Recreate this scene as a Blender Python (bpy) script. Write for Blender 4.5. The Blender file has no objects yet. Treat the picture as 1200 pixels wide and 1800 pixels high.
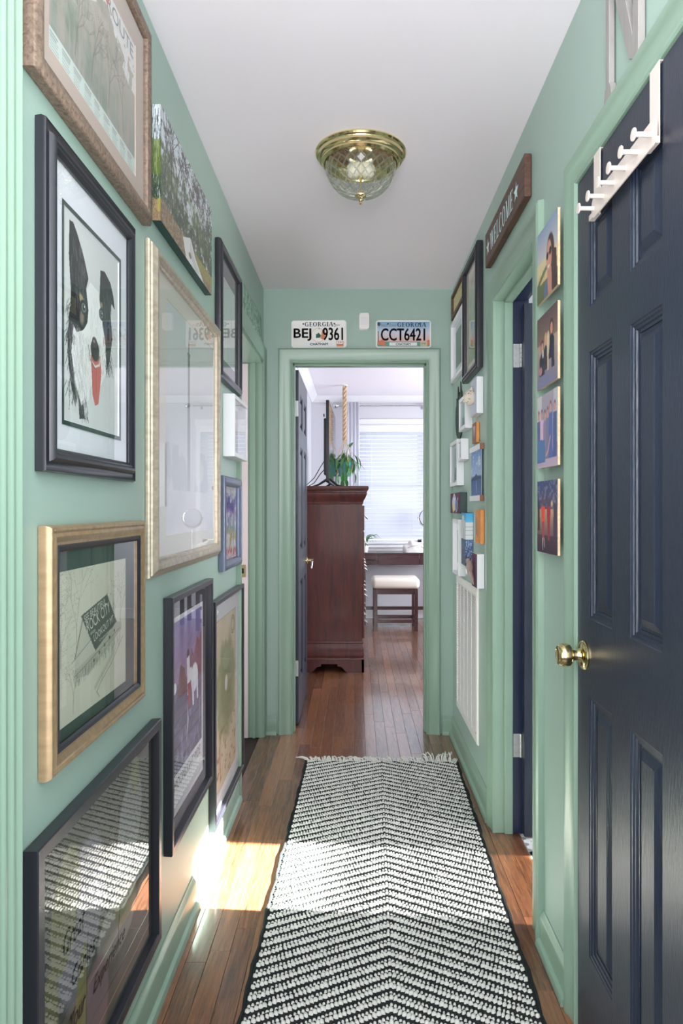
import bpy, math, random
import numpy as np
from mathutils import Matrix, Vector

random.seed(7); np.random.seed(7)
SC = bpy.context.scene
COL = SC.collection
R = math.radians

# ------------------------------------------------------------------ camera
cam_d = bpy.data.cameras.new('camera'); CAM = bpy.data.objects.new('camera', cam_d); COL.objects.link(CAM)
CAM.location = (0, 0, 1.2375); CAM.rotation_euler = (R(90), 0, 0)
cam_d.sensor_fit = 'VERTICAL'; cam_d.sensor_height = 36; cam_d.lens = 36 * 1230 / 1800
cam_d.shift_x = -25 / 1800; cam_d.shift_y = -6 / 1800
cam_d.clip_start = 0.02; cam_d.clip_end = 60
SC.camera = CAM

# ------------------------------------------------------------------ light
SC.view_settings.view_transform = 'Standard'; SC.view_settings.look = 'None'
SC.view_settings.gamma = 1.0; SC.view_settings.use_curve_mapping = False
SC.view_settings.exposure = 0.0
W = bpy.data.worlds.new('sky'); SC.world = W; W.use_nodes = True
W.node_tree.nodes['Background'].inputs[0].default_value = (0.86, 0.93, 1.0, 1)
W.node_tree.nodes['Background'].inputs[1].default_value = 2.2

def sun(name, direction, strength, color, angle):
    d = bpy.data.lights.new(name, 'SUN'); d.energy = strength; d.color = color; d.angle = angle
    o = bpy.data.objects.new(name, d); COL.objects.link(o)
    o.rotation_euler = Vector(direction).to_track_quat('-Z', 'Y').to_euler()
def area(name, loc, direction, sx, sy, power, color):
    d = bpy.data.lights.new(name, 'AREA'); d.shape = 'RECTANGLE'; d.size = sx; d.size_y = sy
    d.energy = power; d.color = color
    o = bpy.data.objects.new(name, d); COL.objects.link(o); o.location = loc
    o.rotation_euler = Vector(direction).to_track_quat('-Z', 'Y').to_euler()
    return o
sun('sun_light', (-1, 0.09, -0.6), 160.0, (1.0, 0.96, 0.93), R(0.6))
area('hall_fill_light', (0.0, -0.06, 1.5), (0, 1, 0.12), 1.0, 1.9, 40, (0.97, 0.96, 1.0))  # area fill added behind the camera; no window there
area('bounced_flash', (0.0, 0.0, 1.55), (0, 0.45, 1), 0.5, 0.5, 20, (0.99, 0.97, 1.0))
area('bedroom_fill_light', (2.45, 6.0, 1.5), (-1, 0, 0.12), 2.2, 1.5, 155, (0.88, 0.93, 1.0))  # side fill added to brighten the bedroom; that wall has no window
area('left_room_fill', (-1.5, 3.3, 1.3), (1, 0.05, 0.25), 0.9, 1.6, 16, (1.0, 0.97, 1.0))  # fill added in the unseen left room to even out the far hall
area('bathroom_fill', (1.5, 2.1, 2.3), (-0.4, 0, -1), 0.9, 0.9, 16, (0.95, 0.98, 1.0))  # fill added in the unseen bathroom to even out the far hall

# ------------------------------------------------------------------ materials
def lin(c):
    out = []
    for v in c:
        v = v / 255.0
        out.append(v / 12.92 if v <= 0.04045 else ((v + 0.055) / 1.055) ** 2.4)
    return out
def new_mat(name):
    m = bpy.data.materials.new(name); m.use_nodes = True
    nt = m.node_tree; b = nt.nodes['Principled BSDF']
    return m, nt, b
def pm(name, col, rough=0.5, metal=0.0, var=0.06, scale=12.0, bump=0.0, bscale=60.0, stretch=(1, 1, 1), spec=0.5, coat=0.0, trans=0.0):
    m, nt, b = new_mat(name)
    L = nt.links; c = lin(col)
    tc = nt.nodes.new('ShaderNodeTexCoord'); mp = nt.nodes.new('ShaderNodeMapping')
    mp.inputs['Scale'].default_value = stretch
    L.new(tc.outputs['Object'], mp.inputs['Vector'])
    n = nt.nodes.new('ShaderNodeTexNoise'); n.inputs['Scale'].default_value = scale; n.inputs['Detail'].default_value = 4
    L.new(mp.outputs[0], n.inputs['Vector'])
    mix = nt.nodes.new('ShaderNodeMix'); mix.data_type = 'RGBA'
    mix.inputs['A'].default_value = [x * (1 - var) for x in c] + [1]
    mix.inputs['B'].default_value = [min(1, x * (1 + var)) for x in c] + [1]
    L.new(n.outputs['Fac'], mix.inputs['Factor']); L.new(mix.outputs['Result'], b.inputs['Base Color'])
    b.inputs['Roughness'].default_value = rough; b.inputs['Metallic'].default_value = metal
    b.inputs['Specular IOR Level'].default_value = spec; b.inputs['Coat Weight'].default_value = coat
    b.inputs['Coat Roughness'].default_value = 0.1
    if bump:
        n2 = nt.nodes.new('ShaderNodeTexNoise'); n2.inputs['Scale'].default_value = bscale; n2.inputs['Detail'].default_value = 3
        L.new(mp.outputs[0], n2.inputs['Vector'])
        bp = nt.nodes.new('ShaderNodeBump'); bp.inputs['Strength'].default_value = bump; bp.inputs['Distance'].default_value = 0.004
        L.new(n2.outputs['Fac'], bp.inputs['Height']); L.new(bp.outputs[0], b.inputs['Normal'])
    return m
def wood(name, dark, light, rough=0.35, stretch=(8, 8, 0.6), scale=9, bump=0.12, coat=0.0, rnd=0.0):
    m, nt, b = new_mat(name); L = nt.links
    tc = nt.nodes.new('ShaderNodeTexCoord'); mp = nt.nodes.new('ShaderNodeMapping')
    mp.inputs['Scale'].default_value = stretch
    L.new(tc.outputs['Object'], mp.inputs['Vector'])
    oi = nt.nodes.new('ShaderNodeObjectInfo')
    cx = nt.nodes.new('ShaderNodeMath'); cx.operation = 'MULTIPLY'; cx.inputs[1].default_value = 37.0
    L.new(oi.outputs['Random'], cx.inputs[0])
    n = nt.nodes.new('ShaderNodeTexNoise'); n.noise_dimensions = '4D'
    n.inputs['Scale'].default_value = scale; n.inputs['Detail'].default_value = 6; n.inputs['Distortion'].default_value = 0.9
    L.new(mp.outputs[0], n.inputs['Vector']); L.new(cx.outputs[0], n.inputs['W'])
    n3 = nt.nodes.new('ShaderNodeTexNoise'); n3.inputs['Scale'].default_value = scale * 6; n3.inputs['Detail'].default_value = 3
    L.new(mp.outputs[0], n3.inputs['Vector'])
    add = nt.nodes.new('ShaderNodeMath'); add.operation = 'MULTIPLY_ADD'; add.inputs[1].default_value = 0.35
    L.new(n3.outputs['Fac'], add.inputs[0]); L.new(n.outputs['Fac'], add.inputs[2])
    add2 = nt.nodes.new('ShaderNodeMath'); add2.operation = 'MULTIPLY_ADD'; add2.inputs[1].default_value = rnd
    L.new(oi.outputs['Random'], add2.inputs[0]); L.new(add.outputs[0], add2.inputs[2])
    cr = nt.nodes.new('ShaderNodeValToRGB')
    cr.color_ramp.elements[0].position = 0.42 + rnd * 0.3; cr.color_ramp.elements[0].color = lin(dark) + [1]
    cr.color_ramp.elements[1].position = 0.92 + rnd * 0.6; cr.color_ramp.elements[1].color = lin(light) + [1]
    L.new(add2.outputs[0], cr.inputs[0]); L.new(cr.outputs[0], b.inputs['Base Color'])
    b.inputs['Roughness'].default_value = rough; b.inputs['Coat Weight'].default_value = coat; b.inputs['Coat Roughness'].default_value = 0.12
    bp = nt.nodes.new('ShaderNodeBump'); bp.inputs['Strength'].default_value = bump; bp.inputs['Distance'].default_value = 0.002
    L.new(add.outputs[0], bp.inputs['Height']); L.new(bp.outputs[0], b.inputs['Normal'])
    return m
def glass_thin(name, boost=1.0, tint=(1, 1, 1)):
    m = bpy.data.materials.new(name); m.use_nodes = True; nt = m.node_tree; nt.nodes.clear(); L = nt.links
    out = nt.nodes.new('ShaderNodeOutputMaterial'); mx = nt.nodes.new('ShaderNodeMixShader')
    tr = nt.nodes.new('ShaderNodeBsdfTransparent'); tr.inputs[0].default_value = (*tint, 1)
    gl = nt.nodes.new('ShaderNodeBsdfGlossy'); gl.inputs['Roughness'].default_value = 0.004
    fr = nt.nodes.new('ShaderNodeFresnel'); ge = nt.nodes.new('ShaderNodeNewGeometry')
    mr = nt.nodes.new('ShaderNodeMapRange'); mr.inputs[3].default_value = 1.5; mr.inputs[4].default_value = 1 / 1.5
    L.new(ge.outputs['Backfacing'], mr.inputs[0]); L.new(mr.outputs[0], fr.inputs[0])
    mu = nt.nodes.new('ShaderNodeMath'); mu.operation = 'MULTIPLY'; mu.inputs[1].default_value = boost; mu.use_clamp = True
    L.new(fr.outputs[0], mu.inputs[0]); L.new(mu.outputs[0], mx.inputs[0]); L.new(tr.outputs[0], mx.inputs[1]); L.new(gl.outputs[0], mx.inputs[2])
    L.new(mx.outputs[0], out.inputs[0]); return m
def glass_frost(name):
    m = glass_thin(name, 3.0, (.9, .93, .9)); nt = m.node_tree; L = nt.links
    out = nt.nodes['Material Output']; mx0 = out.inputs[0].links[0].from_node
    mx = nt.nodes.new('ShaderNodeMixShader'); mx.inputs[0].default_value = .32
    d = nt.nodes.new('ShaderNodeBsdfTranslucent'); d.inputs[0].default_value = (.9, .92, .9, 1)
    L.new(mx0.outputs[0], mx.inputs[1]); L.new(d.outputs[0], mx.inputs[2]); L.new(mx.outputs[0], out.inputs[0]); return m
def emit(name, col, s):
    m = bpy.data.materials.new(name); m.use_nodes = True; nt = m.node_tree; nt.nodes.clear()
    out = nt.nodes.new('ShaderNodeOutputMaterial'); e = nt.nodes.new('ShaderNodeEmission')
    e.inputs[0].default_value = (*lin(col), 1); e.inputs[1].default_value = s; nt.links.new(e.outputs[0], out.inputs[0]); return m
def sheer(name, col, tfac):
    m = bpy.data.materials.new(name); m.use_nodes = True; nt = m.node_tree; nt.nodes.clear(); L = nt.links
    out = nt.nodes.new('ShaderNodeOutputMaterial'); mx = nt.nodes.new('ShaderNodeMixShader'); mx.inputs[0].default_value = tfac
    d = nt.nodes.new('ShaderNodeBsdfTranslucent'); d.inputs[0].default_value = (*lin(col), 1)
    t = nt.nodes.new('ShaderNodeBsdfTransparent')
    L.new(d.outputs[0], mx.inputs[1]); L.new(t.outputs[0], mx.inputs[2]); L.new(mx.outputs[0], out.inputs[0]); return m
def cloth(name, col, tl=0.35):
    m = bpy.data.materials.new(name); m.use_nodes = True; nt = m.node_tree; nt.nodes.clear(); L = nt.links
    out = nt.nodes.new('ShaderNodeOutputMaterial'); mx = nt.nodes.new('ShaderNodeMixShader'); mx.inputs[0].default_value = tl
    d = nt.nodes.new('ShaderNodeBsdfDiffuse'); d.inputs[0].default_value = (*lin(col), 1)
    t = nt.nodes.new('ShaderNodeBsdfTranslucent'); t.inputs[0].default_value = (*lin(col), 1)
    L.new(d.outputs[0], mx.inputs[1]); L.new(t.outputs[0], mx.inputs[2]); L.new(mx.outputs[0], out.inputs[0]); return m
def art_mat(name, rough=0.6, coat=0.0):
    m, nt, b = new_mat(name); a = nt.nodes.new('ShaderNodeAttribute'); a.attribute_name = 'Col'
    nt.links.new(a.outputs['Color'], b.inputs['Base Color']); b.inputs['Roughness'].default_value = rough
    b.inputs['Coat Weight'].default_value = coat; return m

M = dict(
    green=pm('green_wall_paint', (160, 184, 173), 0.42, var=0.02, scale=3, bump=0.05, bscale=180),
    trimg=pm('green_trim_paint', (136, 162, 144), 0.3, var=0.02, scale=6, bump=0.015, bscale=40, stretch=(1, 1, .3)),
    ceil=pm('ceiling_white_paint', (240, 234, 240), 0.75, var=0.01, scale=2, bump=0.03, bscale=150),
    bwall=pm('bedroom_wall_paint', (206, 206, 212), 0.6, var=0.01, bump=0.03, bscale=150),
    white=pm('white_trim_paint', (232, 232, 234), 0.35, var=0.015),
    pink=pm('pale_room_paint', (222, 208, 208), 0.5, var=0.02),
    navy=pm('navy_door_paint', (33, 41, 57), 0.34, var=0.12, scale=30, bump=0.22, bscale=55, stretch=(5, .5, 1)),
    navy2=pm('navy_jamb_paint', (36, 46, 72), 0.3, var=0.1),
    black=pm('black_frame_lacquer', (36, 37, 44), 0.3, var=0.1, scale=40),
    blackm=pm('matte_black_plastic', (26, 28, 34), 0.4, var=0.05),
    whitef=pm('white_frame_paint', (228, 229, 232), 0.4, var=0.02),
    gold=pm('antique_gold_leaf', (166, 140, 108), 0.36, metal=0.4, var=0.38, scale=22, stretch=(3, 3, .6)),
    silver=pm('distressed_silver_gilt', (182, 170, 152), 0.3, metal=0.4, var=0.5, scale=26, stretch=(3, 3, .7)),
    browngilt=pm('brown_gilt_moulding', (120, 96, 78), 0.36, metal=0.3, var=0.3, scale=30),
    slate=pm('pewter_frame_finish', (96, 104, 126), 0.36, metal=0.3, var=0.15, scale=50),
    brass=pm('polished_brass', (224, 206, 156), 0.12, metal=1.0, var=0.04),
    steel=pm('brushed_nickel', (200, 200, 200), 0.25, metal=1.0, var=0.05),
    hinge=pm('worn_hinge_steel', (188, 190, 190), 0.42, metal=0.6, var=0.2, scale=60),
    greyw=pm('grey_painted_wood', (150, 146, 142), 0.5, var=0.15, scale=20, stretch=(4, 1, 4)),
    oakf=wood('weathered_oak_frame', (84, 66, 56), (148, 128, 112), 0.55, (5, 5, 6), 22, 0.2),
    oakv=wood('weathered_oak_frame_upright', (104, 88, 76), (164, 146, 130), 0.55, (9, 2, 9), 8, 0.2),
    sign=wood('walnut_stained_board', (62, 40, 32), (104, 74, 58), 0.5, (1.2, 14, 8), 7, 0.15),
    cherry=wood('cherry_veneer', (56, 20, 15), (100, 42, 30), 0.55, (7, 7, .7), 4, 0.04, coat=0.12),
    espresso=wood('espresso_stained_wood', (44, 20, 24), (70, 34, 36), 0.25, (1, 8, 8), 5, 0.04, coat=0.3),
    floorw=wood('oak_floor_stain', (58, 32, 20), (140, 92, 60), 0.3, (22, 1.6, 1), 5.5, 0.25, coat=0.95, rnd=0.32),
    seam=pm('dark_floor_seam', (34, 20, 14), 0.8),
    pine=wood('pine_block_edge', (196, 168, 130), (226, 204, 170), 0.6, (2, 9, 9), 8, 0.1),
    orange=wood('orange_stained_wood', (196, 120, 54), (232, 156, 82), 0.5, (9, 2, 9), 8, 0.1),
    brownw=wood('brown_wood_strip', (110, 66, 40), (160, 104, 62), 0.5, (9, 2, 9), 8, 0.1),
    taupe=pm('taupe_mat_board', (190, 172, 160), 0.85, var=0.01),
    creamm=pm('cream_mat_board', (214, 208, 196), 0.85, var=0.01),
    whitem=pm('white_mat_board', (226, 229, 236), 0.85, var=0.01),
    greenm=pm('dark_green_mat_board', (44, 66, 60), 0.85, var=0.02),
    greym=pm('grey_mat_board', (120, 122, 126), 0.85, var=0.02),
    darkm=pm('charcoal_mat_board', (70, 72, 84), 0.85, var=0.02),
    art=art_mat('printed_paper', 0.6), artg=art_mat('gloss_print', 0.32, 0.2),
    ink=pm('black_ink', (28, 28, 32), 0.6, var=0.0), paper=pm('pale_blue_paint_lettering', (216, 240, 242), 0.6, var=0.0),
    greyink=pm('grey_ink', (120, 124, 128), 0.6, var=0.0), navyink=pm('navy_ink', (30, 52, 84), 0.6, var=0.0),
    palei=pm('pale_lettering', (208, 212, 200), 0.6, var=0.0),
    glass=glass_thin('picture_glass', 1.15), wglass=glass_thin('window_glass'),
    cglass=glass_thin('cut_glass', 1.9, (0.93, 0.95, 0.93)),
    cedge=glass_frost('cut_glass_edge'),
    rugd=pm('charcoal_wool', (46, 50, 50), 0.95, var=0.3, scale=200, bump=0.6, bscale=400, spec=0.1),
    rugw=pm('ivory_wool', (222, 222, 216), 0.95, var=0.06, scale=80, bump=0.3, bscale=500, spec=0.1),
    tilew=pm('white_hex_tile', (236, 238, 240), 0.15, var=0.02), tileb=pm('black_hex_tile', (24, 26, 30), 0.15),
    grout=pm('grey_grout', (150, 150, 150), 0.9),
    blind=cloth('white_blind_slat', (232, 235, 242), 0.26), curt=cloth('white_curtain_fabric', (238, 238, 244), 0.45),
    sheer=sheer('sheer_sun_filter', (240, 240, 240), 0.26),  # sheer for the unseen panels added to filter the sun
    cushion=pm('cream_stool_fabric', (226, 218, 206), 0.85, var=0.03, bump=0.2, bscale=300),
    pouch=pm('white_canvas_pouch', (232, 230, 226), 0.8, var=0.03, bump=0.3, bscale=30),
    screen=pm('tv_screen_glass', (14, 15, 18), 0.06, var=0.0, spec=0.8),
    leaf=pm('glossy_green_leaf', (62, 122, 62), 0.35, var=0.3, scale=30), stem=pm('green_plant_stem', (96, 130, 70), 0.5),
    pot=pm('teal_glazed_pot', (96, 158, 156), 0.2, var=0.1), soil=pm('potting_soil', (50, 38, 30), 0.95, var=0.3),
    rope=pm('natural_jute_rope', (206, 178, 144), 0.9, var=0.3, scale=150, bump=0.5, bscale=200),
    dgreen=pm('dark_green_metal', (36, 56, 46), 0.5, var=0.1), purple=pm('plum_paint', (86, 54, 78), 0.6, var=0.08),
    forest=pm('deep_green_canvas_edge', (16, 52, 46), 0.35, var=0.25, scale=30, stretch=(1, 1, .3)),
    cat=pm('cream_fur_paint', (214, 204, 188), 0.7, var=0.12, scale=90), spot=pm('dark_fur_spots', (66, 52, 46), 0.8),
    bird=pm('taupe_feather_paint', (150, 132, 124), 0.7, var=0.25, scale=120), bulb=pm('frosted_bulb', (240, 232, 214), 0.3),
    mirror=pm('silvered_mirror', (236, 240, 244), 0.02, metal=1.0, var=0.0), ceramic=pm('white_enamel', (238, 236, 232), 0.3, var=0.01),
    rack=pm('ivory_enamelled_steel', (222, 210, 202), 0.35, var=0.02), redi=pm('red_ink', (190, 80, 76), 0.6, var=0),
    peach=pm('peach_orange_ink', (216, 128, 86), 0.6, var=0.03), leafink=pm('leaf_green_ink', (40, 92, 66), 0.6, var=0.03),
    dark=pm('void_shade_dark', (30, 34, 34), 0.9), tan=pm('oatmeal_canvas', (196, 190, 160), 0.8, var=0.1, scale=90),  # dark colour stands in for shade inside the latch hole and duct
)

# ------------------------------------------------------------------ mesh building
class MB:
    def __init__(s): s.v = []; s.f = []
    def add(s, vs, fs):
        b = len(s.v); s.v += [tuple(p) for p in vs]; s.f += [tuple(b + i for i in f) for f in fs]; return s
    def box(s, x0, x1, y0, y1, z0, z1):
        return s.add([(x0, y0, z0), (x1, y0, z0), (x1, y1, z0), (x0, y1, z0), (x0, y0, z1), (x1, y0, z1), (x1, y1, z1), (x0, y1, z1)],
                     [(0, 3, 2, 1), (4, 5, 6, 7), (0, 1, 5, 4), (1, 2, 6, 5), (2, 3, 7, 6), (3, 0, 4, 7)])
    def quad(s, a, b, c, d): return s.add([a, b, c, d], [(0, 1, 2, 3)])
    def lathe(s, prof, seg=24, axis='z', c=(0, 0, 0), cap=True):
        vs = []; fs = []
        for (r, h) in prof:
            for k in range(seg):
                a = 2 * math.pi * k / seg; x, y = r * math.cos(a), r * math.sin(a)
                p = {'z': (x, y, h), 'x': (h, x, y), 'y': (y, h, x)}[axis]
                vs.append((p[0] + c[0], p[1] + c[1], p[2] + c[2]))
        for i in range(len(prof) - 1):
            for k in range(seg):
                k2 = (k + 1) % seg; fs.append((i * seg + k, i * seg + k2, (i + 1) * seg + k2, (i + 1) * seg + k))
        if cap:
            if prof[0][0] > 1e-6: fs.append(tuple(reversed(range(seg))))
            n = len(prof) - 1
            if prof[n][0] > 1e-6: fs.append(tuple(n * seg + k for k in range(seg)))
        return s.add(vs, fs)
    def tube(s, pts, rad, seg=8, cap=True):
        P = [Vector(p) for p in pts]; n = len(P); rads = rad if isinstance(rad, (list, tuple)) else [rad] * n
        vs = []; fs = []; up = Vector((0, 0, 1)); prev = None
        for i, p in enumerate(P):
            t = (P[min(i + 1, n - 1)] - P[max(i - 1, 0)]).normalized()
            if prev is None:
                a = t.cross(up)
                if a.length < 1e-3: a = t.cross(Vector((1, 0, 0)))
            else: a = prev - t * prev.dot(t)
            a.normalize(); prev = a; b = t.cross(a)
            for k in range(seg):
                th = 2 * math.pi * k / seg; q = p + (a * math.cos(th) + b * math.sin(th)) * rads[i]; vs.append(tuple(q))
        for i in range(n - 1):
            for k in range(seg):
                k2 = (k + 1) % seg; fs.append((i * seg + k, i * seg + k2, (i + 1) * seg + k2, (i + 1) * seg + k))
        if cap: fs += [tuple(reversed(range(seg))), tuple((n - 1) * seg + k for k in range(seg))]
        return s.add(vs, fs)
    def prism(s, poly, z0, z1, to=lambda x, y, z: (x, y, z)):
        n = len(poly)
        vs = [to(x, y, z0) for x, y in poly] + [to(x, y, z1) for x, y in poly]
        fs = [tuple(reversed(range(n))), tuple(range(n, 2 * n))] + [(i, (i + 1) % n, n + (i + 1) % n, n + i) for i in range(n)]
        return s.add(vs, fs)
    def loops(s, w, h, prof, close=False, fill=False):
        """rectangular moulding centred on 0,0; prof = (inset, z)"""
        vs = []; fs = []
        for (i, z) in prof:
            a, b = w / 2 - i, h / 2 - i; vs += [(-a, -b, z), (a, -b, z), (a, b, z), (-a, b, z)]
        n = len(prof)
        for k in range(n - 1 + (1 if close else 0)):
            k2 = (k + 1) % n
            for j in range(4):
                j2 = (j + 1) % 4; fs.append((k * 4 + j, k * 4 + j2, k2 * 4 + j2, k2 * 4 + j))
        if fill: fs.append(tuple((n - 1) * 4 + j for j in range(4)))
        return s.add(vs, fs)
    def blob(s, c, r, seg=12, rings=8, fn=None):
        vs = []; fs = []
        for i in range(rings + 1):
            ph = math.pi * i / rings
            for k in range(seg):
                a = 2 * math.pi * k / seg
                d = Vector((math.sin(ph) * math.cos(a), math.sin(ph) * math.sin(a), math.cos(ph)))
                q = fn(d) if fn else 1.0
                vs.append((c[0] + d.x * r[0] * q, c[1] + d.y * r[1] * q, c[2] + d.z * r[2] * q))
        for i in range(rings):
            for k in range(seg):
                k2 = (k + 1) % seg; fs.append((i * seg + k, i * seg + k2, (i + 1) * seg + k2, (i + 1) * seg + k))
        return s.add(vs, fs)
    def build(s, name, mat, parent=None, smooth=None, bevel=0, kind=None, label=None, mat_l=None, fix=True):
        me = bpy.data.meshes.new(name); me.from_pydata(s.v, [], s.f); me.update()
        if fix:
            import bmesh
            bm = bmesh.new(); bm.from_mesh(me); bmesh.ops.recalc_face_normals(bm, faces=bm.faces); bm.to_mesh(me); bm.free()
        return link(name, me, mat, parent, smooth, bevel, kind, label, mat_l)
def link(name, me, mat, parent=None, smooth=None, bevel=0, kind=None, label=None, mat_l=None):
    o = bpy.data.objects.new(name, me); COL.objects.link(o)
    if mat is not None and not me.materials: me.materials.append(M[mat] if isinstance(mat, str) else mat)
    if parent is not None: o.parent = parent
    if mat_l is not None: o.matrix_local = mat_l
    if smooth is not None:
        me.polygons.foreach_set('use_smooth', [True] * len(me.polygons)); me.set_sharp_from_angle(angle=R(smooth))
    if bevel:
        b = o.modifiers.new('soften', 'BEVEL'); b.width = bevel; b.segments = 2; b.limit_method = 'ANGLE'; b.angle_limit = R(35)
        me.polygons.foreach_set('use_smooth', [True] * len(me.polygons)); me.set_sharp_from_angle(angle=R(40))
    if kind: o['kind'] = kind
    if label: o['label'] = label
    return o
def boxo(name, mat, parent, x0, x1, y0, y1, z0, z1, **k): return MB().box(x0, x1, y0, y1, z0, z1).build(name, mat, parent, **k)
def tag(o, label, cat, group=None):
    o['label'] = label; o['category'] = cat
    if group: o['group'] = group
    return o
def thing(name, label, cat, mat4=None, group=None):
    o = bpy.data.objects.new(name, None); COL.objects.link(o); o.empty_display_size = 0.05
    if mat4 is not None: o.matrix_world = mat4
    return tag(o, label, cat, group)
LW, RW, EW = -0.506, 0.534, 3.844
def frame_mat(side, u, z, off=0.0):
    if side == 'L': c = [(0, 1, 0), (0, 0, 1), (1, 0, 0)]; o = (LW + off, u, z)
    elif side == 'R': c = [(0, -1, 0), (0, 0, 1), (-1, 0, 0)]; o = (RW - off, u, z)
    else: c = [(1, 0, 0), (0, 0, 1), (0, -1, 0)]; o = (u, EW - off, z)
    m = Matrix.Identity(4)
    for j in range(3):
        for i in range(3): m[i][j] = c[j][i]
    m[0][3], m[1][3], m[2][3] = o
    return m
def fast_mesh(name, V, F):
    me = bpy.data.meshes.new(name); n = len(V); m = len(F); k = F.shape[1]
    me.vertices.add(n); me.vertices.foreach_set('co', V.astype(np.float32).ravel())
    me.loops.add(m * k); me.loops.foreach_set('vertex_index', F.astype(np.int32).ravel())
    me.polygons.add(m); me.polygons.foreach_set('loop_start', np.arange(0, m * k, k, dtype=np.int32))
    me.update(calc_edges=True); me.validate(); return me

# ------------------------------------------------------------------ lettering
_tc = {}
def font_mesh(txt, shear=0.0):
    key = (txt, shear)
    if key not in _tc:
        cu = bpy.data.curves.new('lettering', 'FONT'); cu.body = txt; cu.resolution_u = 3; cu.shear = shear
        o = bpy.data.objects.new('lettering', cu); COL.objects.link(o); bpy.context.view_layer.update()
        me = bpy.data.meshes.new_from_object(o, depsgraph=bpy.context.evaluated_depsgraph_get())
        v = np.array([x.co[:] for x in me.vertices]); f = [tuple(p.vertices) for p in me.polygons]
        bpy.data.objects.remove(o); bpy.data.curves.remove(cu); bpy.data.meshes.remove(me); _tc[key] = (v, f)
    return _tc[key]
def lettering(txt, x0, x1, y0, y1, z, mat, parent, shear=0.0, bold=0.0, name='lettering'):
    v, f = font_mesh(txt, shear); v = v.copy(); mn = v.min(0); mx = v.max(0)
    v[:, 0] = x0 + (v[:, 0] - mn[0]) / (mx[0] - mn[0]) * (x1 - x0)
    v[:, 1] = y0 + (v[:, 1] - mn[1]) / (mx[1] - mn[1]) * (y1 - y0); v[:, 2] = z
    mb = MB().add([tuple(p) for p in v], f)
    if bold:
        for d in (-bold, bold):
            w = v.copy(); w[:, 0] += d; w[:, 2] += 0.00005; mb.add([tuple(p) for p in w], f)
        for d in (-bold, bold):
            w = v.copy(); w[:, 1] += d; w[:, 2] += 0.00009; mb.add([tuple(p) for p in w], f)
    return mb.build(name, mat, parent, fix=False, kind='stuff')
T_, t_, sh, se = 0.20, 0.075, 0.06, 0.075
def rect(x0, x1, y0, y1): return [(x0, y0), (x1, y0), (x1, y1), (x0, y1)]
def dg(xa, xb, w, y0=0, y1=1): return [(xa, y0), (xa + w, y0), (xb + w, y1), (xb, y1)]
def ringq(cx, cy, rx, ry, a0, a1, thick=T_, thin=t_, n=16):
    q = []; p = None
    for i in range(n + 1):
        a = R(a0 + (a1 - a0) * i / n); o = (cx + rx * math.cos(a), cy + ry * math.sin(a)); q_ = (cx + (rx - thick) * math.cos(a), cy + (ry - thin) * math.sin(a))
        if p: q.append([p[0], o, q_, p[1]])
        p = (o, q_)
    return q
def serif_glyph(c):
    st = lambda x, w=T_: [rect(x, x + w, 0, 1), rect(x - se, x + w + se, 0, sh), rect(x - se, x + w + se, 1 - sh, 1)]
    if c == 'I': return st(se), T_ + 2 * se
    if c == 'E': return st(se) + [rect(se, .62, 0, sh), rect(se, .6, 1 - sh, 1), rect(se, .48, .48, .48 + t_), rect(.57, .62, 0, .26), rect(.55, .6, .76, 1), rect(.44, .48, .38, .65)], .66
    if c == 'L': return st(se) + [rect(se, .6, 0, sh), rect(.55, .6, 0, .28)], .63
    if c == 'W': return [dg(.26, .04, T_), dg(.3, .52, t_), dg(.72, .5, T_), dg(.76, .98, t_), rect(-.02, .28, 1 - sh, 1), rect(.42, .74, 1 - sh, 1), rect(.9, 1.1, 1 - sh, 1)], 1.1
    if c == 'M': return [rect(.12, .12 + t_, 0, 1), dg(.42, .1, T_), dg(.46, .8, t_), rect(.78, .78 + T_, 0, 1), rect(.03, .26, 0, sh), rect(.0, .22, 1 - sh, 1), rect(.7, 1.02, 0, sh), rect(.84, 1.02, 1 - sh, 1)], 1.05
    if c == 'O': return ringq(.42, .5, .42, .52, 0, 360, n=24), .86
    if c == 'C': return ringq(.42, .5, .42, .52, 48, 312, n=20) + [rect(.64, .69, .62, .95), rect(.64, .69, .06, .3)], .74
    if c == 'G': return ringq(.42, .5, .42, .52, 48, 318, n=20) + [rect(.64, .69, .62, .95), rect(.58, .74, .05, .46), rect(.5, .82, .44, .48)], .84
    if c == 'R': return st(se) + ringq(.3, .74, .34, .27, -90, 90, thick=.16) + [rect(se, .3, .47, .47 + t_), rect(se, .3, .95, 1), dg(.62, .3, T_, 0, .5), rect(.6, .86, 0, sh)], .84
    if c == 'A': return [dg(.04, .4, t_), dg(.66, .38, T_), rect(.18, .68, .3, .3 + t_), rect(-.03, .2, 0, sh), rect(.56, .9, 0, sh)], .88
    return [], .35
def serif_text(txt, x0, x1, y0, y1, z, mat, parent, thick=0.0):
    polys = []; x = 0
    for ch in txt:
        g, w = serif_glyph(ch)
        for p in g: polys.append([(a + x, b) for a, b in p])
        x += w + .1
    tot = x - .1; mb = MB()
    for i, p in enumerate(polys):
        q = [(x0 + a / tot * (x1 - x0), y0 + b * (y1 - y0), z + 1e-6 * i) for a, b in p]
        mb.add(q, [tuple(range(len(q)))])
    return mb.build('lettering', mat, parent, fix=False, kind='stuff')
def star(cx, cy, r, z, sx=1.0):
    pts = [(cx + sx * (r if k % 2 == 0 else r * .42) * math.sin(k * math.pi / 5), cy + (r if k % 2 == 0 else r * .42) * math.cos(k * math.pi / 5), z) for k in range(10)]
    return [(cx, cy, z)] + pts, [(0, 1 + (k + 1) % 10, 1 + k) for k in range(10)]

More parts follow.
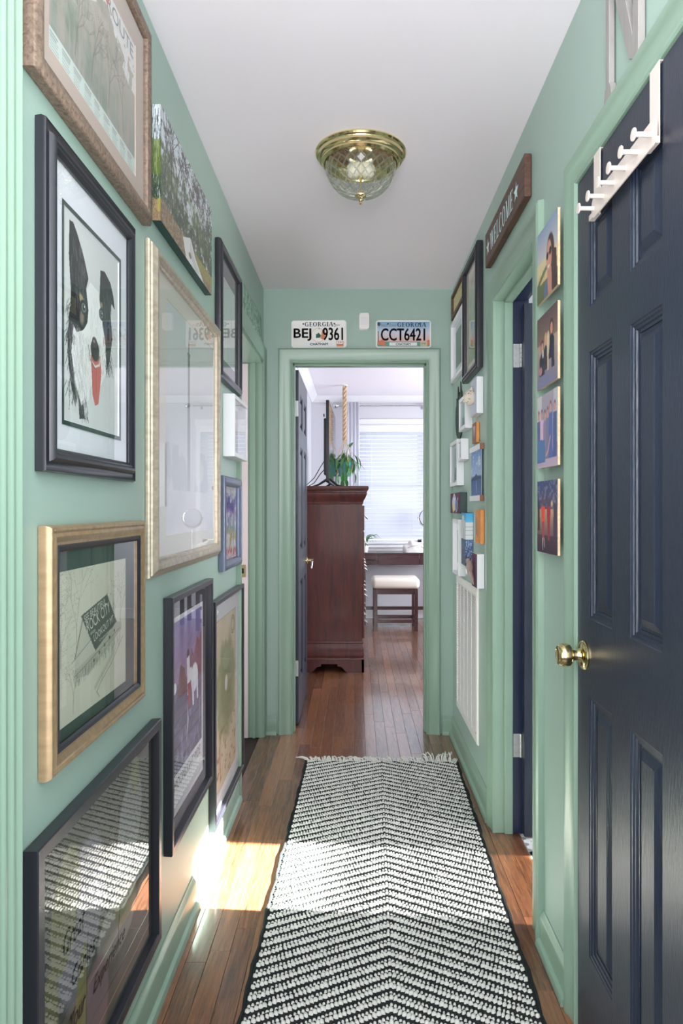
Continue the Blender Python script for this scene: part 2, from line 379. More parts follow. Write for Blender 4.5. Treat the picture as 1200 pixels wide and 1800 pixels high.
# ------------------------------------------------------------------ painted prints (flat colour stored on a fine grid)
class Art:
    def __init__(s, w, h, bg, asp=None):
        s.w, s.h = w, h; s.a = np.zeros((h, w, 3)); s.a[:] = bg
        s.U, s.V = np.meshgrid(np.linspace(0, 1, w), np.linspace(0, 1, h)); s.k = asp or h / w
    def mix(s, m, c, a=1.0):
        m = np.clip(m * a, 0, 1)[..., None]; s.a = s.a * (1 - m) + np.array(c, float) * m; return s
    def grad(s, v0, v1, c0, c1, m=None):
        t = np.clip((s.V - v0) / (v1 - v0), 0, 1)[..., None]; g = np.array(c0) * (1 - t) + np.array(c1) * t
        m = ((s.V >= v0) & (s.V <= v1)).astype(float) if m is None else m
        s.a = s.a * (1 - m[..., None]) + g * m[..., None]; return s
    def ell(s, cx, cy, rx, ry, c, a=1.0, rot=0, soft=0.12):
        x = s.U - cx; y = (s.V - cy) * s.k; r = R(rot); xr = x * math.cos(r) + y * math.sin(r); yr = -x * math.sin(r) + y * math.cos(r)
        d = np.sqrt((xr / rx) ** 2 + (yr / (ry * s.k)) ** 2); return s.mix(np.clip((1 - d) / soft, 0, 1), c, a)
    def poly(s, pts, c, a=1.0):
        m = np.zeros((s.h, s.w), bool); n = len(pts)
        for i in range(n):
            x1, y1 = pts[i]; x2, y2 = pts[(i + 1) % n]
            if y1 == y2: continue
            m ^= ((s.V > min(y1, y2)) & (s.V <= max(y1, y2)) & (s.U < (x2 - x1) * (s.V - y1) / (y2 - y1) + x1))
        return s.mix(m.astype(float), c, a)
    def line(s, pts, w, c, a=1.0):
        for (x1, y1), (x2, y2) in zip(pts[:-1], pts[1:]):
            dx, dy = x2 - x1, (y2 - y1) * s.k; L = dx * dx + dy * dy + 1e-12
            t = np.clip(((s.U - x1) * dx + (s.V - y1) * s.k * dy) / L, 0, 1)
            d = np.hypot(s.U - x1 - t * dx, (s.V - y1) * s.k - t * dy); s.mix(np.clip((w - d) / (w * .5), 0, 1), c, a)
        return s
    def noise(s, sx, sy, seed=0, oc=3):
        r = np.random.RandomState(seed); o = np.zeros((s.h, s.w)); amp = 1; tot = 0
        for i in range(oc):
            nx, ny = int(sx * 2 ** i) + 2, int(sy * 2 ** i) + 2; g = r.rand(ny, nx)
            x = s.U * (nx - 1.001); y = s.V * (ny - 1.001); xi = x.astype(int); yi = y.astype(int); fx = x - xi; fy = y - yi
            fx = fx * fx * (3 - 2 * fx); fy = fy * fy * (3 - 2 * fy)
            o += amp * (g[yi, xi] * (1 - fx) * (1 - fy) + g[yi, xi + 1] * fx * (1 - fy) + g[yi + 1, xi] * (1 - fx) * fy + g[yi + 1, xi + 1] * fx * fy)
            tot += amp; amp *= .55
        return o / tot
    def rng(s, m0, m1, n): return np.clip((n - m0) / (m1 - m0), 0, 1)
    def tree(s, x, y, l, ang, w, c, depth, rs, a=1.0):
        x2 = x + l * math.sin(ang); y2 = y - l * math.cos(ang) / s.k
        s.line([(x, y), (x2, y2)], w, c, a)
        if depth:
            for _ in range(2 + (rs.rand() > .5)): s.tree(x2, y2, l * (.6 + .25 * rs.rand()), ang + (rs.rand() - .5) * 1.5, w * .65, c, depth - 1, rs, a)
    def make(s, name, x0, x1, y0, y1, z, parent, mat='art', mat_l=None):
        xs = np.linspace(x0, x1, s.w); ys = np.linspace(y1, y0, s.h); X, Y = np.meshgrid(xs, ys)
        V = np.stack([X.ravel(), Y.ravel(), np.full(X.size, z)], 1); i = np.arange(s.w * s.h).reshape(s.h, s.w)
        F = np.stack([i[1:, :-1].ravel(), i[1:, 1:].ravel(), i[:-1, 1:].ravel(), i[:-1, :-1].ravel()], 1)
        me = fast_mesh(name, V, F); c = np.clip(s.a, 0, 255) / 255.0; c = np.where(c <= .04045, c / 12.92, ((c + .055) / 1.055) ** 2.4)
        at = me.color_attributes.new('Col', 'FLOAT_COLOR', 'POINT')
        at.data.foreach_set('color', np.concatenate([c.reshape(-1, 3), np.ones((s.w * s.h, 1))], 1).astype(np.float32).ravel())
        return link(name, me, mat, parent, mat_l=mat_l)

# ================================================================== STRUCTURE
def struct(name, mb, mat, parent=None, **k):
    o = mb.build(name, mat, parent, **k)
    if parent is None: o['kind'] = 'structure'
    return o
CH = 2.4437
# left wall with two doorways
mb = MB()
mb.box(LW - .11, LW, 1.0, 3.03, 0, CH).box(LW - .11, LW, 3.03, 3.79, 2.035, CH).box(LW - .11, LW, 3.79, EW, 0, CH)
mb.box(LW - .11, LW, .1, 1.0, 2.05, CH).box(LW - .11, LW, -.2, .1, 0, CH)
struct('wall_left', mb, 'green')
# right wall with bathroom doorway and closet door opening
DN, DF = 2.07, 2.668
mb = MB()
mb.box(RW, RW + .106, 1.68, DN - .012, 0, CH).box(RW, RW + .106, DN - .012, DF + .012, 2.042, CH).box(RW, RW + .106, DF + .012, EW, 0, CH)
mb.box(RW, RW + .106, 1.05, 1.68, 2.025, CH).box(RW, RW + .106, -.2, 1.05, 0, CH)
struct('wall_right', mb, 'green')
# end wall
OX0, OX1, OH = -.347, .3875, 2.0375
mb = MB().box(LW - 1.5, OX0 - .012, EW, EW + .12, 0, CH + .2).box(OX1 + .012, 2.6, EW, EW + .12, 0, CH + .2).box(OX0 - .012, OX1 + .012, EW, EW + .12, OH + .012, CH + .2)
struct('wall_end', mb, 'green')
struct('wall_back', MB().box(LW - .11, RW + .106, -.5, -.4, 0, CH).box(LW - .11, LW, -.4, -.2, 0, CH).box(RW, RW + .106, -.4, -.2, 0, CH).box(LW, RW, -.4, -.2, CH, CH + .08).box(LW, RW, -.4, -.2, -.05, -.004), 'bwall')
struct('ceiling', MB().box(-2.1, 2.5, -.2, EW + .001, CH, CH + .08), 'ceil')
# bedroom shell
BY = 7.885
mb = MB().box(-.55, .0, BY, BY + .14, 0, 2.5).box(.74, 2.6, BY, BY + .14, 0, 2.5).box(0, .74, BY, BY + .14, 0, .83).box(0, .74, BY, BY + .14, 2.17, 2.5)
struct('wall_bedroom_back', mb, 'bwall')
struct('wall_bedroom_left', MB().box(-.6, -.5, EW + .12, BY + .1, 0, 2.5), 'bwall')
struct('wall_bedroom_right', MB().box(2.5, 2.6, EW + .12, BY + .1, 0, 2.5), 'bwall')
struct('wall_bedroom_front', MB().box(-.5, OX0 - .012, EW + .12, EW + .13, 0, 2.5).box(OX1 + .012, 2.5, EW + .12, EW + .13, 0, 2.5).box(OX0 - .012, OX1 + .012, EW + .12, EW + .13, OH + .012, 2.5), 'bwall')
struct('ceiling_bedroom', MB().box(-.6, 2.6, EW + .1, BY + .14, 2.5, 2.58), 'ceil')
cp = [(0, 0), (.012, 0), (.02, .012), (.035, .03), (.05, .048), (.058, .058), (.065, .062), (.07, .07)]
def crown(name, fn):
    v = []; f = []
    for e in (0, 1):
        for (a, b) in cp: v.append(fn(e, a, b))
        v.append(fn(e, 0, .07))
    n = len(cp) + 1
    f = [(i, (i + 1) % n, n + (i + 1) % n, n + i) for i in range(n)] + [tuple(range(n)), tuple(range(n, 2 * n))]
    struct(name, MB().add(v, f), 'white', smooth=50)
crown('trim_1', lambda e, a, b: ((-.5, 2.5)[e], BY - a, 2.43 + b))
crown('trim_2', lambda e, a, b: (-.5 + a, (EW + .13, BY)[e], 2.43 + b))
struct('baseboard_bedroom_back', MB().box(-.5, 2.5, BY - .014, BY, 0, .115), 'white', bevel=.004)
struct('baseboard_bedroom_left', MB().box(-.5, -.486, EW + .13, BY - .014, 0, .115), 'white', bevel=.004)
# left room and bathroom shells
struct('wall_left_room', MB().box(-2.1, -2.0, 2.2, EW, 0, CH).box(-2.0, LW - .11, 2.2, 2.3, 0, CH), 'pink')
mb = MB().box(2.3, 2.4, 1.1, 1.7, 0, CH).box(2.3, 2.4, 2.60, 3.3, 0, CH).box(2.3, 2.4, 1.7, 2.60, 0, 1.0).box(2.3, 2.4, 1.7, 2.60, 2.12, CH)
mb.box(2.3, 2.4, 1.7, 2.60, 1.88, 2.12).box(2.3, 2.4, 2.34, 2.60, 1.0, 1.88)
mb.box(RW + .106, 2.3, 1.0, 1.1, 0, CH).box(RW + .106, 2.3, 3.2, 3.3, 0, CH)
struct('wall_bathroom', mb, 'bwall')
cs = MB()
n = 40; v = []
for i in range(n + 1):
    y = 1.68 + i * .94 / n; v += [(2.27 + .012 * math.sin(i * 1.3), y, .98), (2.27 + .012 * math.sin(i * 1.3), y, 1.44)]
cs.add(v, [(2 * i, 2 * i + 2, 2 * i + 3, 2 * i + 1) for i in range(n)])
cs.build('sun_filter_panel', 'sheer', None, fix=False)['kind'] = 'structure'  # unseen sheer panel, added to dim the lower part of the sunbeam
n = 40; v = []; cs = MB()
for i in range(n + 1):
    y = 1.68 + i * .94 / n; v += [(2.25 + .01 * math.sin(i * 1.7), y, .98), (2.25 + .01 * math.sin(i * 1.7), y, 1.38)]
cs.add(v, [(2 * i, 2 * i + 2, 2 * i + 3, 2 * i + 1) for i in range(n)])
cs.build('sun_filter_panel', 'sheer', None, fix=False)['kind'] = 'structure'  # second unseen panel, added to soften the step in the sun patch

# floor with planks
FL = struct('floor', MB().box(-2.1, .622, -.2, EW + .12, -.05, -.004).box(-.6, 2.6, EW + .12, BY + .14, -.05, -.004), 'seam')
pw = .0572; rs = random.Random(3)
far_mb = MB()
def plank(mb, x0, x1, y0, y1, b=.0007):
    z = 0; g = .0004
    x0 += g; x1 -= g; y0 += g; y1 -= g
    mb.add([(x0, y0, z - .006), (x1, y0, z - .006), (x1, y1, z - .006), (x0, y1, z - .006), (x0, y0, z - b), (x1, y0, z - b), (x1, y1, z - b), (x0, y1, z - b),
            (x0 + b, y0 + b, z), (x1 - b, y0 + b, z), (x1 - b, y1 - b, z), (x0 + b, y1 - b, z)],
           [(0, 1, 5, 4), (1, 2, 6, 5), (2, 3, 7, 6), (3, 0, 4, 7), (4, 5, 9, 8), (5, 6, 10, 9), (6, 7, 11, 10), (7, 4, 8, 11), (8, 9, 10, 11)])
cnt = 0
ci = -10
while True:
    x0 = .05 + ci * pw; x1 = x0 + pw; ci += 1
    if x0 > 2.5: break
    if x0 < -.52 - pw: continue
    xa, xb = max(x0, -.62), x1
    y = -.2 - rs.random() * .5
    ymax = BY
    hall_only = xb > .622
    if x0 < .622 < x1 or x0 >= .622: ystart = EW + .12
    else: ystart = -.2
    y = ystart - (rs.random() * .5 if ystart > 0 else rs.random() * .5)
    while y < ymax:
        ln = rs.uniform(.45, 1.15) if y < 4.2 else rs.uniform(.6, 1.5)
        a, b = max(y, ystart), min(y + ln, ymax); y += ln
        if b - a < .03: continue
        if x0 > .8 or b < .9:
            plank(far_mb, xa, xb, a, b)
        else:
            m_ = MB(); plank(m_, xa, xb, a, b); m_.build('plank', 'floorw', FL, fix=False); cnt += 1
far_mb.build('planks_out_of_reach', 'floorw', FL, fix=False, kind='stuff')
# threshold strip in the doorway
m_ = MB(); plank(m_, .564, .622, .9, 2.2); m_.build('plank', 'floorw', FL, fix=False)
m_ = MB(); plank(m_, .564, .622, 2.2, 3.2); m_.build('plank', 'floorw', FL, fix=False)

# bathroom tile floor
BF = struct('floor_bathroom', MB().box(.623, 2.4, 1.0, 3.3, -.05, -.003), 'grout')
hx = .0262; hr = hx / 2 / math.cos(R(30))
hexm = {}
for key, mt in (('w', 'tilew'), ('b', 'tileb')):
    r1 = hr * .945; pts = [(r1 * math.cos(R(60 * k + 30)), r1 * math.sin(R(60 * k + 30))) for k in range(6)]
    v = [(x, y, -.003) for x, y in pts] + [(x, y, -.0006) for x, y in pts] + [(x * .95, y * .95, 0) for x, y in pts]
    f = [(i, (i + 1) % 6, 6 + (i + 1) % 6, 6 + i) for i in range(6)] + [(6 + i, 6 + (i + 1) % 6, 12 + (i + 1) % 6, 12 + i) for i in range(6)] + [(12, 13, 14, 15, 16, 17)]
    me = bpy.data.meshes.new('hex_tile'); me.from_pydata(v, [], f); me.materials.append(M[mt]); hexm[key] = me
j = 0; y = 1.97
while y < 2.78:
    i = 0; x = .638 + (hx / 2 if j % 2 else 0)
    while x < .80:
        b = (j % 4 == 0 and i % 4 == (j // 4) % 2 * 2)
        o = bpy.data.objects.new('tile', hexm['b' if b else 'w']); COL.objects.link(o); o.parent = BF; o.location = (x, y, 0)
        i += 1; x += hx
    j += 1; y += hr * 1.5
struct('floor_bathroom_far', MB().box(.80 + .02, 2.3, 1.0, 3.3, -.003, -.0005), 'tilew')

# casings -----------------------------------------------------------------
def casing_u(name, side, a0, a1, top, w=.085, foot=0.0, prof=None, mat='trimg'):
    """three sided casing in wall coords; a0,a1 opening edges along wall's world axis"""
    prof = prof or [(0, 0), (0, .010), (.006, .013), (.012, .011), (.018, .011), (.05, .015), (.062, .02), (.075, .021), (.083, .016), (.085, 0)]
    prof = [(p[0] * w / .085, p[1]) for p in prof]
    def P(u, z, d):
        return {'L': (LW + d, u, z), 'R': (RW - d, u, z), 'E': (u, EW - d, z), 'B': (u, EW + .13 + d, z)}[side]
    v = []; n = len(prof)
    for (i, d) in prof: v.append(P(a0 - i, foot, d))
    for (i, d) in prof: v.append(P(a0 - i, top + i, d))
    for (i, d) in prof: v.append(P(a1 + i, top + i, d))
    for (i, d) in prof: v.append(P(a1 + i, foot, d))
    f = [(s_ * n + k, s_ * n + k + 1, (s_ + 1) * n + k + 1, (s_ + 1) * n + k) for s_ in range(3) for k in range(n - 1)]
    f += [tuple(range(n)), tuple(range(3 * n, 4 * n))]
    return struct(name, MB().add(v, f), mat, smooth=35)
casing_u('trim_3', 'E', OX0, OX1, OH, w=.079)
casing_u('trim_4', 'R', DN, DF, 2.03, w=.085)
casing_u('trim_5', 'R', .98, 1.668, 2.012, w=.068)
# left doorway far casing is squeezed into the corner
prof = [(0, 0), (0, .012), (.01, .015), (.045, .019), (.058, .018), (.058, 0)]
def left_casing():
    v = []; n = len(prof)
    for (i, d) in prof: v.append((LW + d, 3.03 - i, 0))
    for (i, d) in prof: v.append((LW + d, 3.03 - i, 2.035 + i * 1.25))
    for (i, d) in prof: v.append((LW + d, 3.785 + i, 2.035 + i * 1.25))
    for (i, d) in prof: v.append((LW + d, 3.785 + i, 0))
    f = [(s_ * n + k, s_ * n + k + 1, (s_ + 1) * n + k + 1, (s_ + 1) * n + k) for s_ in range(3) for k in range(n - 1)] + [tuple(range(n)), tuple(range(3 * n, 4 * n))]
    struct('trim_6', MB().add(v, f), 'trimg', smooth=35)
left_casing()
# jambs
mb = MB().box(OX0 - .012, OX0, EW - .001, EW + .13, 0, OH).box(OX1, OX1 + .012, EW - .001, EW + .13, 0, OH).box(OX0 - .012, OX1 + .012, EW - .001, EW + .13, OH, OH + .012)
mb.box(OX0, OX0 + .010, EW + .03, EW + .075, 0, OH).box(OX1 - .010, OX1, EW + .03, EW + .075, 0, OH).box(OX0, OX1, EW + .03, EW + .075, OH - .010, OH)
struct('trim_7', mb, 'trimg', bevel=.0015)
mb = MB().box(RW - .001, .597, DF, DF + .012, 0, 2.03).box(RW - .001, .597, DN, DF + .012, 2.03, 2.042).box(RW, .597, DN - .012, DN, 0, 2.03)
mb.box(.565, .597, DF - .010, DF, 0, 2.03).box(.565, .597, DN, DF, 2.02, 2.03)
struct('trim_8', mb, 'trimg', bevel=.0015)
JB = struct('trim_9', MB().box(.597, .645, DF, DF + .012, 0, 2.03).box(.597, .645, DN - .012, DN, 0, 2.03).box(.597, .645, DN, DF, 2.03, 2.042).box(.64, .66, DF, DF + .085, 0, 2.1).box(.64, .66, DN - .085, DF + .085, 2.035, 2.12), 'navy2', bevel=.0015)
struct('trim_10', MB().box(LW - .075, LW + .001, 3.78, 3.792, 0, 2.035).box(LW - .11, LW + .001, 3.03, 3.79, 2.023, 2.035).box(LW - .11, LW, 3.022, 3.034, 0, 2.03).box(LW - .05, LW - .035, 3.77, 3.78, 0, 2.03), 'trimg')
WJ = struct('trim_11', MB().box(LW - .14, LW - .075, 3.775, 3.792, 0, 2.02), 'pink')
sp = MB().box(LW - .12, LW - .088, 3.7725, 3.7755, .868, .935).build('strike_plate', 'brass', WJ, bevel=.0008)
MB().box(LW - .111, LW - .097, 3.7715, 3.774, .888, .915).build('strike_hole', 'dark', sp)  # dark block coloured as the shade inside the latch hole
# fluted casing near the camera on the left
mb = MB(); n = 34; v = []
ys = [.90 + (1.016 - .90) * i / n for i in range(n + 1)]
for i, y in enumerate(ys):
    d = .019 + .0035 * math.cos(i * 2 * math.pi / (n / 5))
    v += [(LW + d, y, 0), (LW + d, y, CH)]
v += [(LW, .90, 0), (LW, .90, CH), (LW, 1.016, 0), (LW, 1.016, CH)]
k = 2 * (n + 1)
mb.add(v, [(2 * i, 2 * i + 2, 2 * i + 3, 2 * i + 1) for i in range(n)] + [(k, 0, 1, k + 1), (2 * n, k + 2, k + 3, 2 * n + 1)])
struct('trim_12', mb, 'trimg', smooth=60)
# baseboards with cap and shoe
def baseb(name, P, a0, a1, w=1):
    pr = [(0, 0), (.026, 0), (.026, .008), (.022, .017), (.014, .021), (.013, .022), (.013, .078), (.010, .086), (.005, .092), (.003, .1), (0, .1)]
    v = [P(a0, d, z) for d, z in pr] + [P(a1, d, z) for d, z in pr]; n = len(pr)
    struct(name, MB().add(v, [(i, (i + 1) % n, n + (i + 1) % n, n + i) for i in range(n)] + [tuple(range(n)), tuple(range(n, 2 * n))]), 'trimg', smooth=30)
baseb('baseboard_left', lambda a, d, z: (LW + d, a, z), 1.016, 2.97)
baseb('baseboard_right_far', lambda a, d, z: (RW - d, a, z), DF + .085, EW)
baseb('baseboard_right_near', lambda a, d, z: (RW - d, a, z), 1.737, DN - .085)
baseb('baseboard_end_left', lambda a, d, z: (a, EW - d, z), LW, OX0 - .085)
baseb('baseboard_end_right', lambda a, d, z: (a, EW - d, z), OX1 + .085, RW)

# ------------------------------------------------------------------ doors
def door(name, m4, w, h, st, pwid, mu, cuts, mat='navy', t=.035):
    D = bpy.data.objects.new(name, None); COL.objects.link(D); D.matrix_world = m4; D['kind'] = 'structure'
    xs = [0, st, st + pwid, st + pwid + mu, st + 2 * pwid + mu, w]; ys = [0] + cuts + [h]
    mb = MB()
    for zz in (t / 2, -t / 2):
        for i in range(5):
            for j in range(len(ys) - 1):
                if i in (1, 3) and j % 2 == 1: continue
                mb.quad((xs[i], ys[j], zz), (xs[i + 1], ys[j], zz), (xs[i + 1], ys[j + 1], zz), (xs[i], ys[j + 1], zz))
    for (a, b) in (((0, 0), (w, 0)), ((w, 0), (w, h)), ((w, h), (0, h)), ((0, h), (0, 0))):
        mb.quad((a[0], a[1], -t / 2), (b[0], b[1], -t / 2), (b[0], b[1], t / 2), (a[0], a[1], t / 2))
    lf = mb.build('leaf', mat, D, fix=False)
    pr = [(0, 0), (.002, -.002), (.006, -.0025), (.008, -.0055), (.013, -.006), (.015, -.0095), (.021, -.010), (.021, -.0125), (.027, -.0125), (.043, -.0045), (.0435, -.004)]
    for j in range(1, len(ys) - 1, 2):
        ph = ys[j + 1] - ys[j]
        for i in (1, 3):
            mb = MB()
            mb.loops(pwid, ph, [(a, t / 2 + b) for a, b in pr], fill=True)
            mb.loops(pwid, ph, [(a, -t / 2 - b) for a, b in pr], fill=True)
            mb.build('panel', mat, lf if False else D, fix=True, mat_l=Matrix.Translation(((xs[i] + xs[i + 1]) / 2, (ys[j] + ys[j + 1]) / 2, 0)))
    return D
def hinge_leaf(parent, m4, h=.089):
    o = MB().box(0, .024, -h / 2, h / 2, 0, .0022)
    for yy in (-.03, 0, .03): o.lathe([(.0032, .0022), (.0028, .003), (0, .0031)], 10, 'z', (.010, yy, 0))
    hg = o.build('hinge', 'hinge', parent, mat_l=m4)
    k = MB()
    for s_ in range(5): k.lathe([(.0052, -h / 2 + s_ * h / 5 + .0006), (.0052, -h / 2 + (s_ + 1) * h / 5 - .0006)], 10, 'y', (.029, 0, .004))
    k.build('knuckle', 'hinge', hg, smooth=40)
# door_1 : closet door near on the right
D1 = door('door_1', frame_mat('R', 1.664, .008, .006 - .0175), .56, 2.0, .080, .142, .095, [.215, .805, .98, 1.583, 1.684, 1.892])
# knob
kn = MB().lathe([(.0, 0), (.033, 0), (.0335, .004), (.031, .008), (.024, .011), (.016, .0125), (.0135, .016), (.0125, .024), (.0135, .030), (.021, .033), (.0255, .037), (.027, .044), (.0268, .052), (.024, .059), (.021, .0625), (.0165, .0635), (.015, .0625), (0, .0625)], 40, 'z')
kn.build('knob', 'brass', D1, smooth=35, mat_l=Matrix.Translation((.052, .892, .0175)))
MB().box(-.0105, .002, -.014, .016, -.012, .0).build('latch', 'brass', D1, mat_l=Matrix.Translation((.0, .91, .0175)), bevel=.002)
# door_2 bedroom door
D2 = door('door_2', frame_mat('L', 3.995, .008, 0) @ Matrix.Translation((0, 0, LW * -1 - .3435)), .70, 2.02, .105, .19, .11, [.22, .81, .98, 1.59, 1.70, 1.90])
lv = MB().lathe([(0, 0), (.027, 0), (.027, .006), (.018, .010), (.010, .012), (.010, .045), (0, .045)], 20, 'z', (.64, .885, .0175))
lvo = lv.build('door_handle', 'brass', D2, smooth=40)
MB().tube([(.64, .885, .055), (.61, .884, .058), (.56, .878, .058), (.545, .862, .056), (.545, .842, .056)], [.009, .0085, .008, .0075, .007], 10).build('lever', 'steel', lvo, smooth=60)
for z in (1.80, .317):
    MB().box(-.0025, 0, z - .045, z + .045, -.0155, .0165).build('hinge', 'hinge', D2, bevel=.0008)
# door_3 bathroom door
D3 = door('door_3', frame_mat('E', .632, .008, 0) @ Matrix.Translation((0, 0, EW - 2.640)), .58, 2.0, .10, .14, .10, [.22, .81, .98, 1.59, 1.70, 1.88])
for z in (1.82, .335):
    hinge_leaf(JB, Matrix.Translation((.600, DF - .0003, z)) @ Matrix(((1, 0, 0, 0), (0, 0, -1, 0), (0, 1, 0, 0), (0, 0, 0, 1))))

# ------------------------------------------------------------------ window of the bedroom
WX0, WX1, WZ0, WZ1 = .0, .74, .83, 2.17
WN = MB().box(WX0, WX0 + .04, BY + .04, BY + .08, WZ0, WZ1).box(WX1 - .04, WX1, BY + .04, BY + .08, WZ0, WZ1).box(WX0, WX1, BY + .04, BY + .08, WZ0, WZ0 + .05).box(WX0, WX1, BY + .04, BY + .08, WZ1 - .05, WZ1).box(WX0, WX1, BY + .04, BY + .08, 1.47, 1.52)
WN = struct('window_1', WN, 'white')
MB().box(WX0 + .04, WX1 - .04, BY + .058, BY + .062, WZ0 + .05, WZ1 - .05).build('pane', 'wglass', WN)
mb = MB().box(WX0 - .075, WX0, BY - .016, BY, WZ0, WZ1).box(WX1, WX1 + .075, BY - .016, BY, WZ0, WZ1).box(WX0 - .085, WX1 + .085, BY - .022, BY, WZ1, WZ1 + .075)
struct('trim_13', mb, 'white', bevel=.003)
struct('trim_14', MB().box(WX0 - .1, WX1 + .1, BY - .05, BY + .04, WZ0 - .03, WZ0).box(WX0 - .07, WX1 + .07, BY - .014, BY, WZ0 - .1, WZ0 - .03), 'white', bevel=.003)
BL = thing('window_blind', 'white horizontal slatted blind lowered over the bright bedroom window', 'blind', Matrix.Translation(((WX0 + WX1) / 2, BY - .012, 0)))
bw = (WX1 - WX0) / 2 + .025
MB().box(-bw, bw, -.045, .02, WZ1 - .075, WZ1 + .004).build('headrail', 'white', BL, bevel=.003)
n = 28; zt = WZ1 - .095; pitch = (zt - (WZ0 + .045)) / n
sm = MB()
cs_, ss_ = math.cos(R(58)), math.sin(R(58))
v = []
for e in (-bw, bw):
    for q in range(5):
        s_ = -.024 + q * .012; c_ = .0025 * (1 - (s_ / .024) ** 2)
        v.append((e, s_ * cs_ + c_ * ss_, s_ * ss_ + c_ * cs_))
    for q in range(4, -1, -1):
        s_ = -.024 + q * .012; c_ = .0025 * (1 - (s_ / .024) ** 2) - .0022
        v.append((e, s_ * cs_ + c_ * ss_, s_ * ss_ + c_ * cs_))
sme = bpy.data.meshes.new('slat'); sme.from_pydata(v, [], [(i, (i + 1) % 10, 10 + (i + 1) % 10, 10 + i) for i in range(10)] + [tuple(range(10)), tuple(range(10, 20))]); sme.materials.append(M['blind'])
for i in range(n):
    o = bpy.data.objects.new('slat', sme); COL.objects.link(o); o.parent = BL; o.location = (0, -.014, zt - i * pitch)
MB().box(-bw, bw, -.035, .008, WZ0 + .012, WZ0 + .03).build('bottom_rail', 'white', BL, bevel=.003)
for x in (-.26, .26):
    MB().tube([(x, -.043, WZ1 - .08), (x, -.043, WZ0 + .02)], .0012, 5).build('ladder_cord', 'white', BL)
MB().tube([(-.20, -.06, WZ1 - .08), (-.20, -.062, 1.3)], .004, 6).build('tilt_wand', 'white', BL)

# curtain and rod
CR = thing('curtain_rod', 'grey metal curtain rod with round glass ball ends above the bedroom window', 'curtain rod', Matrix.Translation((.33, BY - .09, 2.385)))
MB().tube([(-.50, 0, 0), (.50, 0, 0)], .009, 12).build('rod', 'steel', CR, smooth=60)
for s_ in (-1, 1):
    MB().lathe([(0, 0), (.012, 0), (.012, .01), (.006, .015), (.008, .022), (.02, .03), (.028, .042), (.031, .058), (.028, .074), (.018, .085), (0, .089)], 18, 'x').build('finial', 'steel', CR, smooth=50, mat_l=Matrix.Translation((s_ * .5, 0, 0)) @ Matrix.Diagonal((s_, 1, 1, 1)))
    MB().box(s_ * .42 - .006, s_ * .42 + .006, 0, .089, -.012, .0).box(s_ * .42 - .012, s_ * .42 + .012, .08, .089, -.03, .03).build('bracket', 'steel', CR)
mb = MB(); n = 60; v = []
for i in range(n + 1):
    x = -.115 + .155 * i / n; y = BY - .128 + .012 * math.sin(i / n * math.pi * 8)
    for z in (.03, .6, 1.2, 1.8, 2.42): v.append((x + .02 * (1 - z / 2.42) * (i / n - .5), y, z))
f = [(5 * i + j, 5 * i + 5 + j, 5 * i + 6 + j, 5 * i + 1 + j) for i in range(n) for j in range(4)]
co = mb.add(v, f).build('curtain', 'curt', None, smooth=180, fix=False); co.modifiers.new('thick', 'SOLIDIFY').thickness = .002
tag(co, 'white pleated curtain hanging at the left side of the bedroom window', 'curtain')
pf = thing('framed_picture', 'white framed picture on the bedroom wall right of the window', 'picture', frame_mat('E', 1.33, 1.62) @ Matrix.Translation((0, 0, EW - BY)))
MB().loops(.34, .72, [(0, 0), (0, .02), (.004, .022), (.026, .022), (.028, .012)]).build('frame', 'whitef', pf)
a = Art(60, 110, (226, 228, 230)); a.grad(.1, .9, (200, 208, 214), (160, 170, 176), ((a.U > .15) & (a.U < .85) & (a.V > .1) & (a.V < .9)).astype(float)); a.make('print', -.145, .145, -.335, .335, .012, pf)

# ------------------------------------------------------------------ picture frames
def picture(label, side, Y0, Y1, Z0, Z1, prof, fmat, mat=None, opening=None, art=None, abox=None, glass=True, name='framed_picture', cat='picture', gz=None, tilt=0.0, group=None, gbox=None):
    """abox = art rectangle in world (Y0,Y1,Z0,Z1)"""
    u = (Y0 + Y1) / 2; z = (Z0 + Z1) / 2; w = Y1 - Y0; h = Z1 - Z0
    T = thing(name, label, cat, frame_mat(side, u, z, .0015) @ Matrix.Rotation(tilt, 4, 'Z'), group)
    zl = prof[-1][1]; ins = prof[-1][0]
    MB().loops(w, h, [(.001, .0)] + prof + [(ins, .002)], close=True).build('frame', fmat, T, smooth=32)
    a_, b_ = w / 2 - ins + .002, h / 2 - ins + .002
    az = max(.004, zl - .008)
    MB().box(-a_, a_, -b_, b_, .001, az - .0015).build('backing_board', mat or 'whitem', T)
    sgn = 1 if side in 'LE' else -1
    def loc(bx):
        xs = sorted(((bx[0] - u) * sgn, (bx[1] - u) * sgn)); return xs[0], xs[1], bx[2] - z, bx[3] - z
    if opening:
        x0, x1, y0, y1 = loc(opening); q = az + .0022
        V = [(-a_, -b_, q), (a_, -b_, q), (a_, b_, q), (-a_, b_, q), (x0, y0, q), (x1, y0, q), (x1, y1, q), (x0, y1, q), (x0 + .002, y0 + .002, az), (x1 - .002, y0 + .002, az), (x1 - .002, y1 - .002, az), (x0 + .002, y1 - .002, az)]
        MB().add(V, [(0, 1, 5, 4), (1, 2, 6, 5), (2, 3, 7, 6), (3, 0, 4, 7), (4, 5, 9, 8), (5, 6, 10, 9), (6, 7, 11, 10), (7, 4, 8, 11)]).build('mat_board', mat, T, fix=False)
    if art is not None:
        x0, x1, y0, y1 = loc(abox) if abox else (-a_, a_, -b_, b_)
        art.make('print', x0, x1, y0, y1, az, T)
    if glass:
        g = zl - .001
        MB().quad((-a_, -b_, g), (a_, -b_, g), (a_, b_, g), (-a_, b_, g)).build('glass', 'glass', T, fix=False)
    return T, az, loc
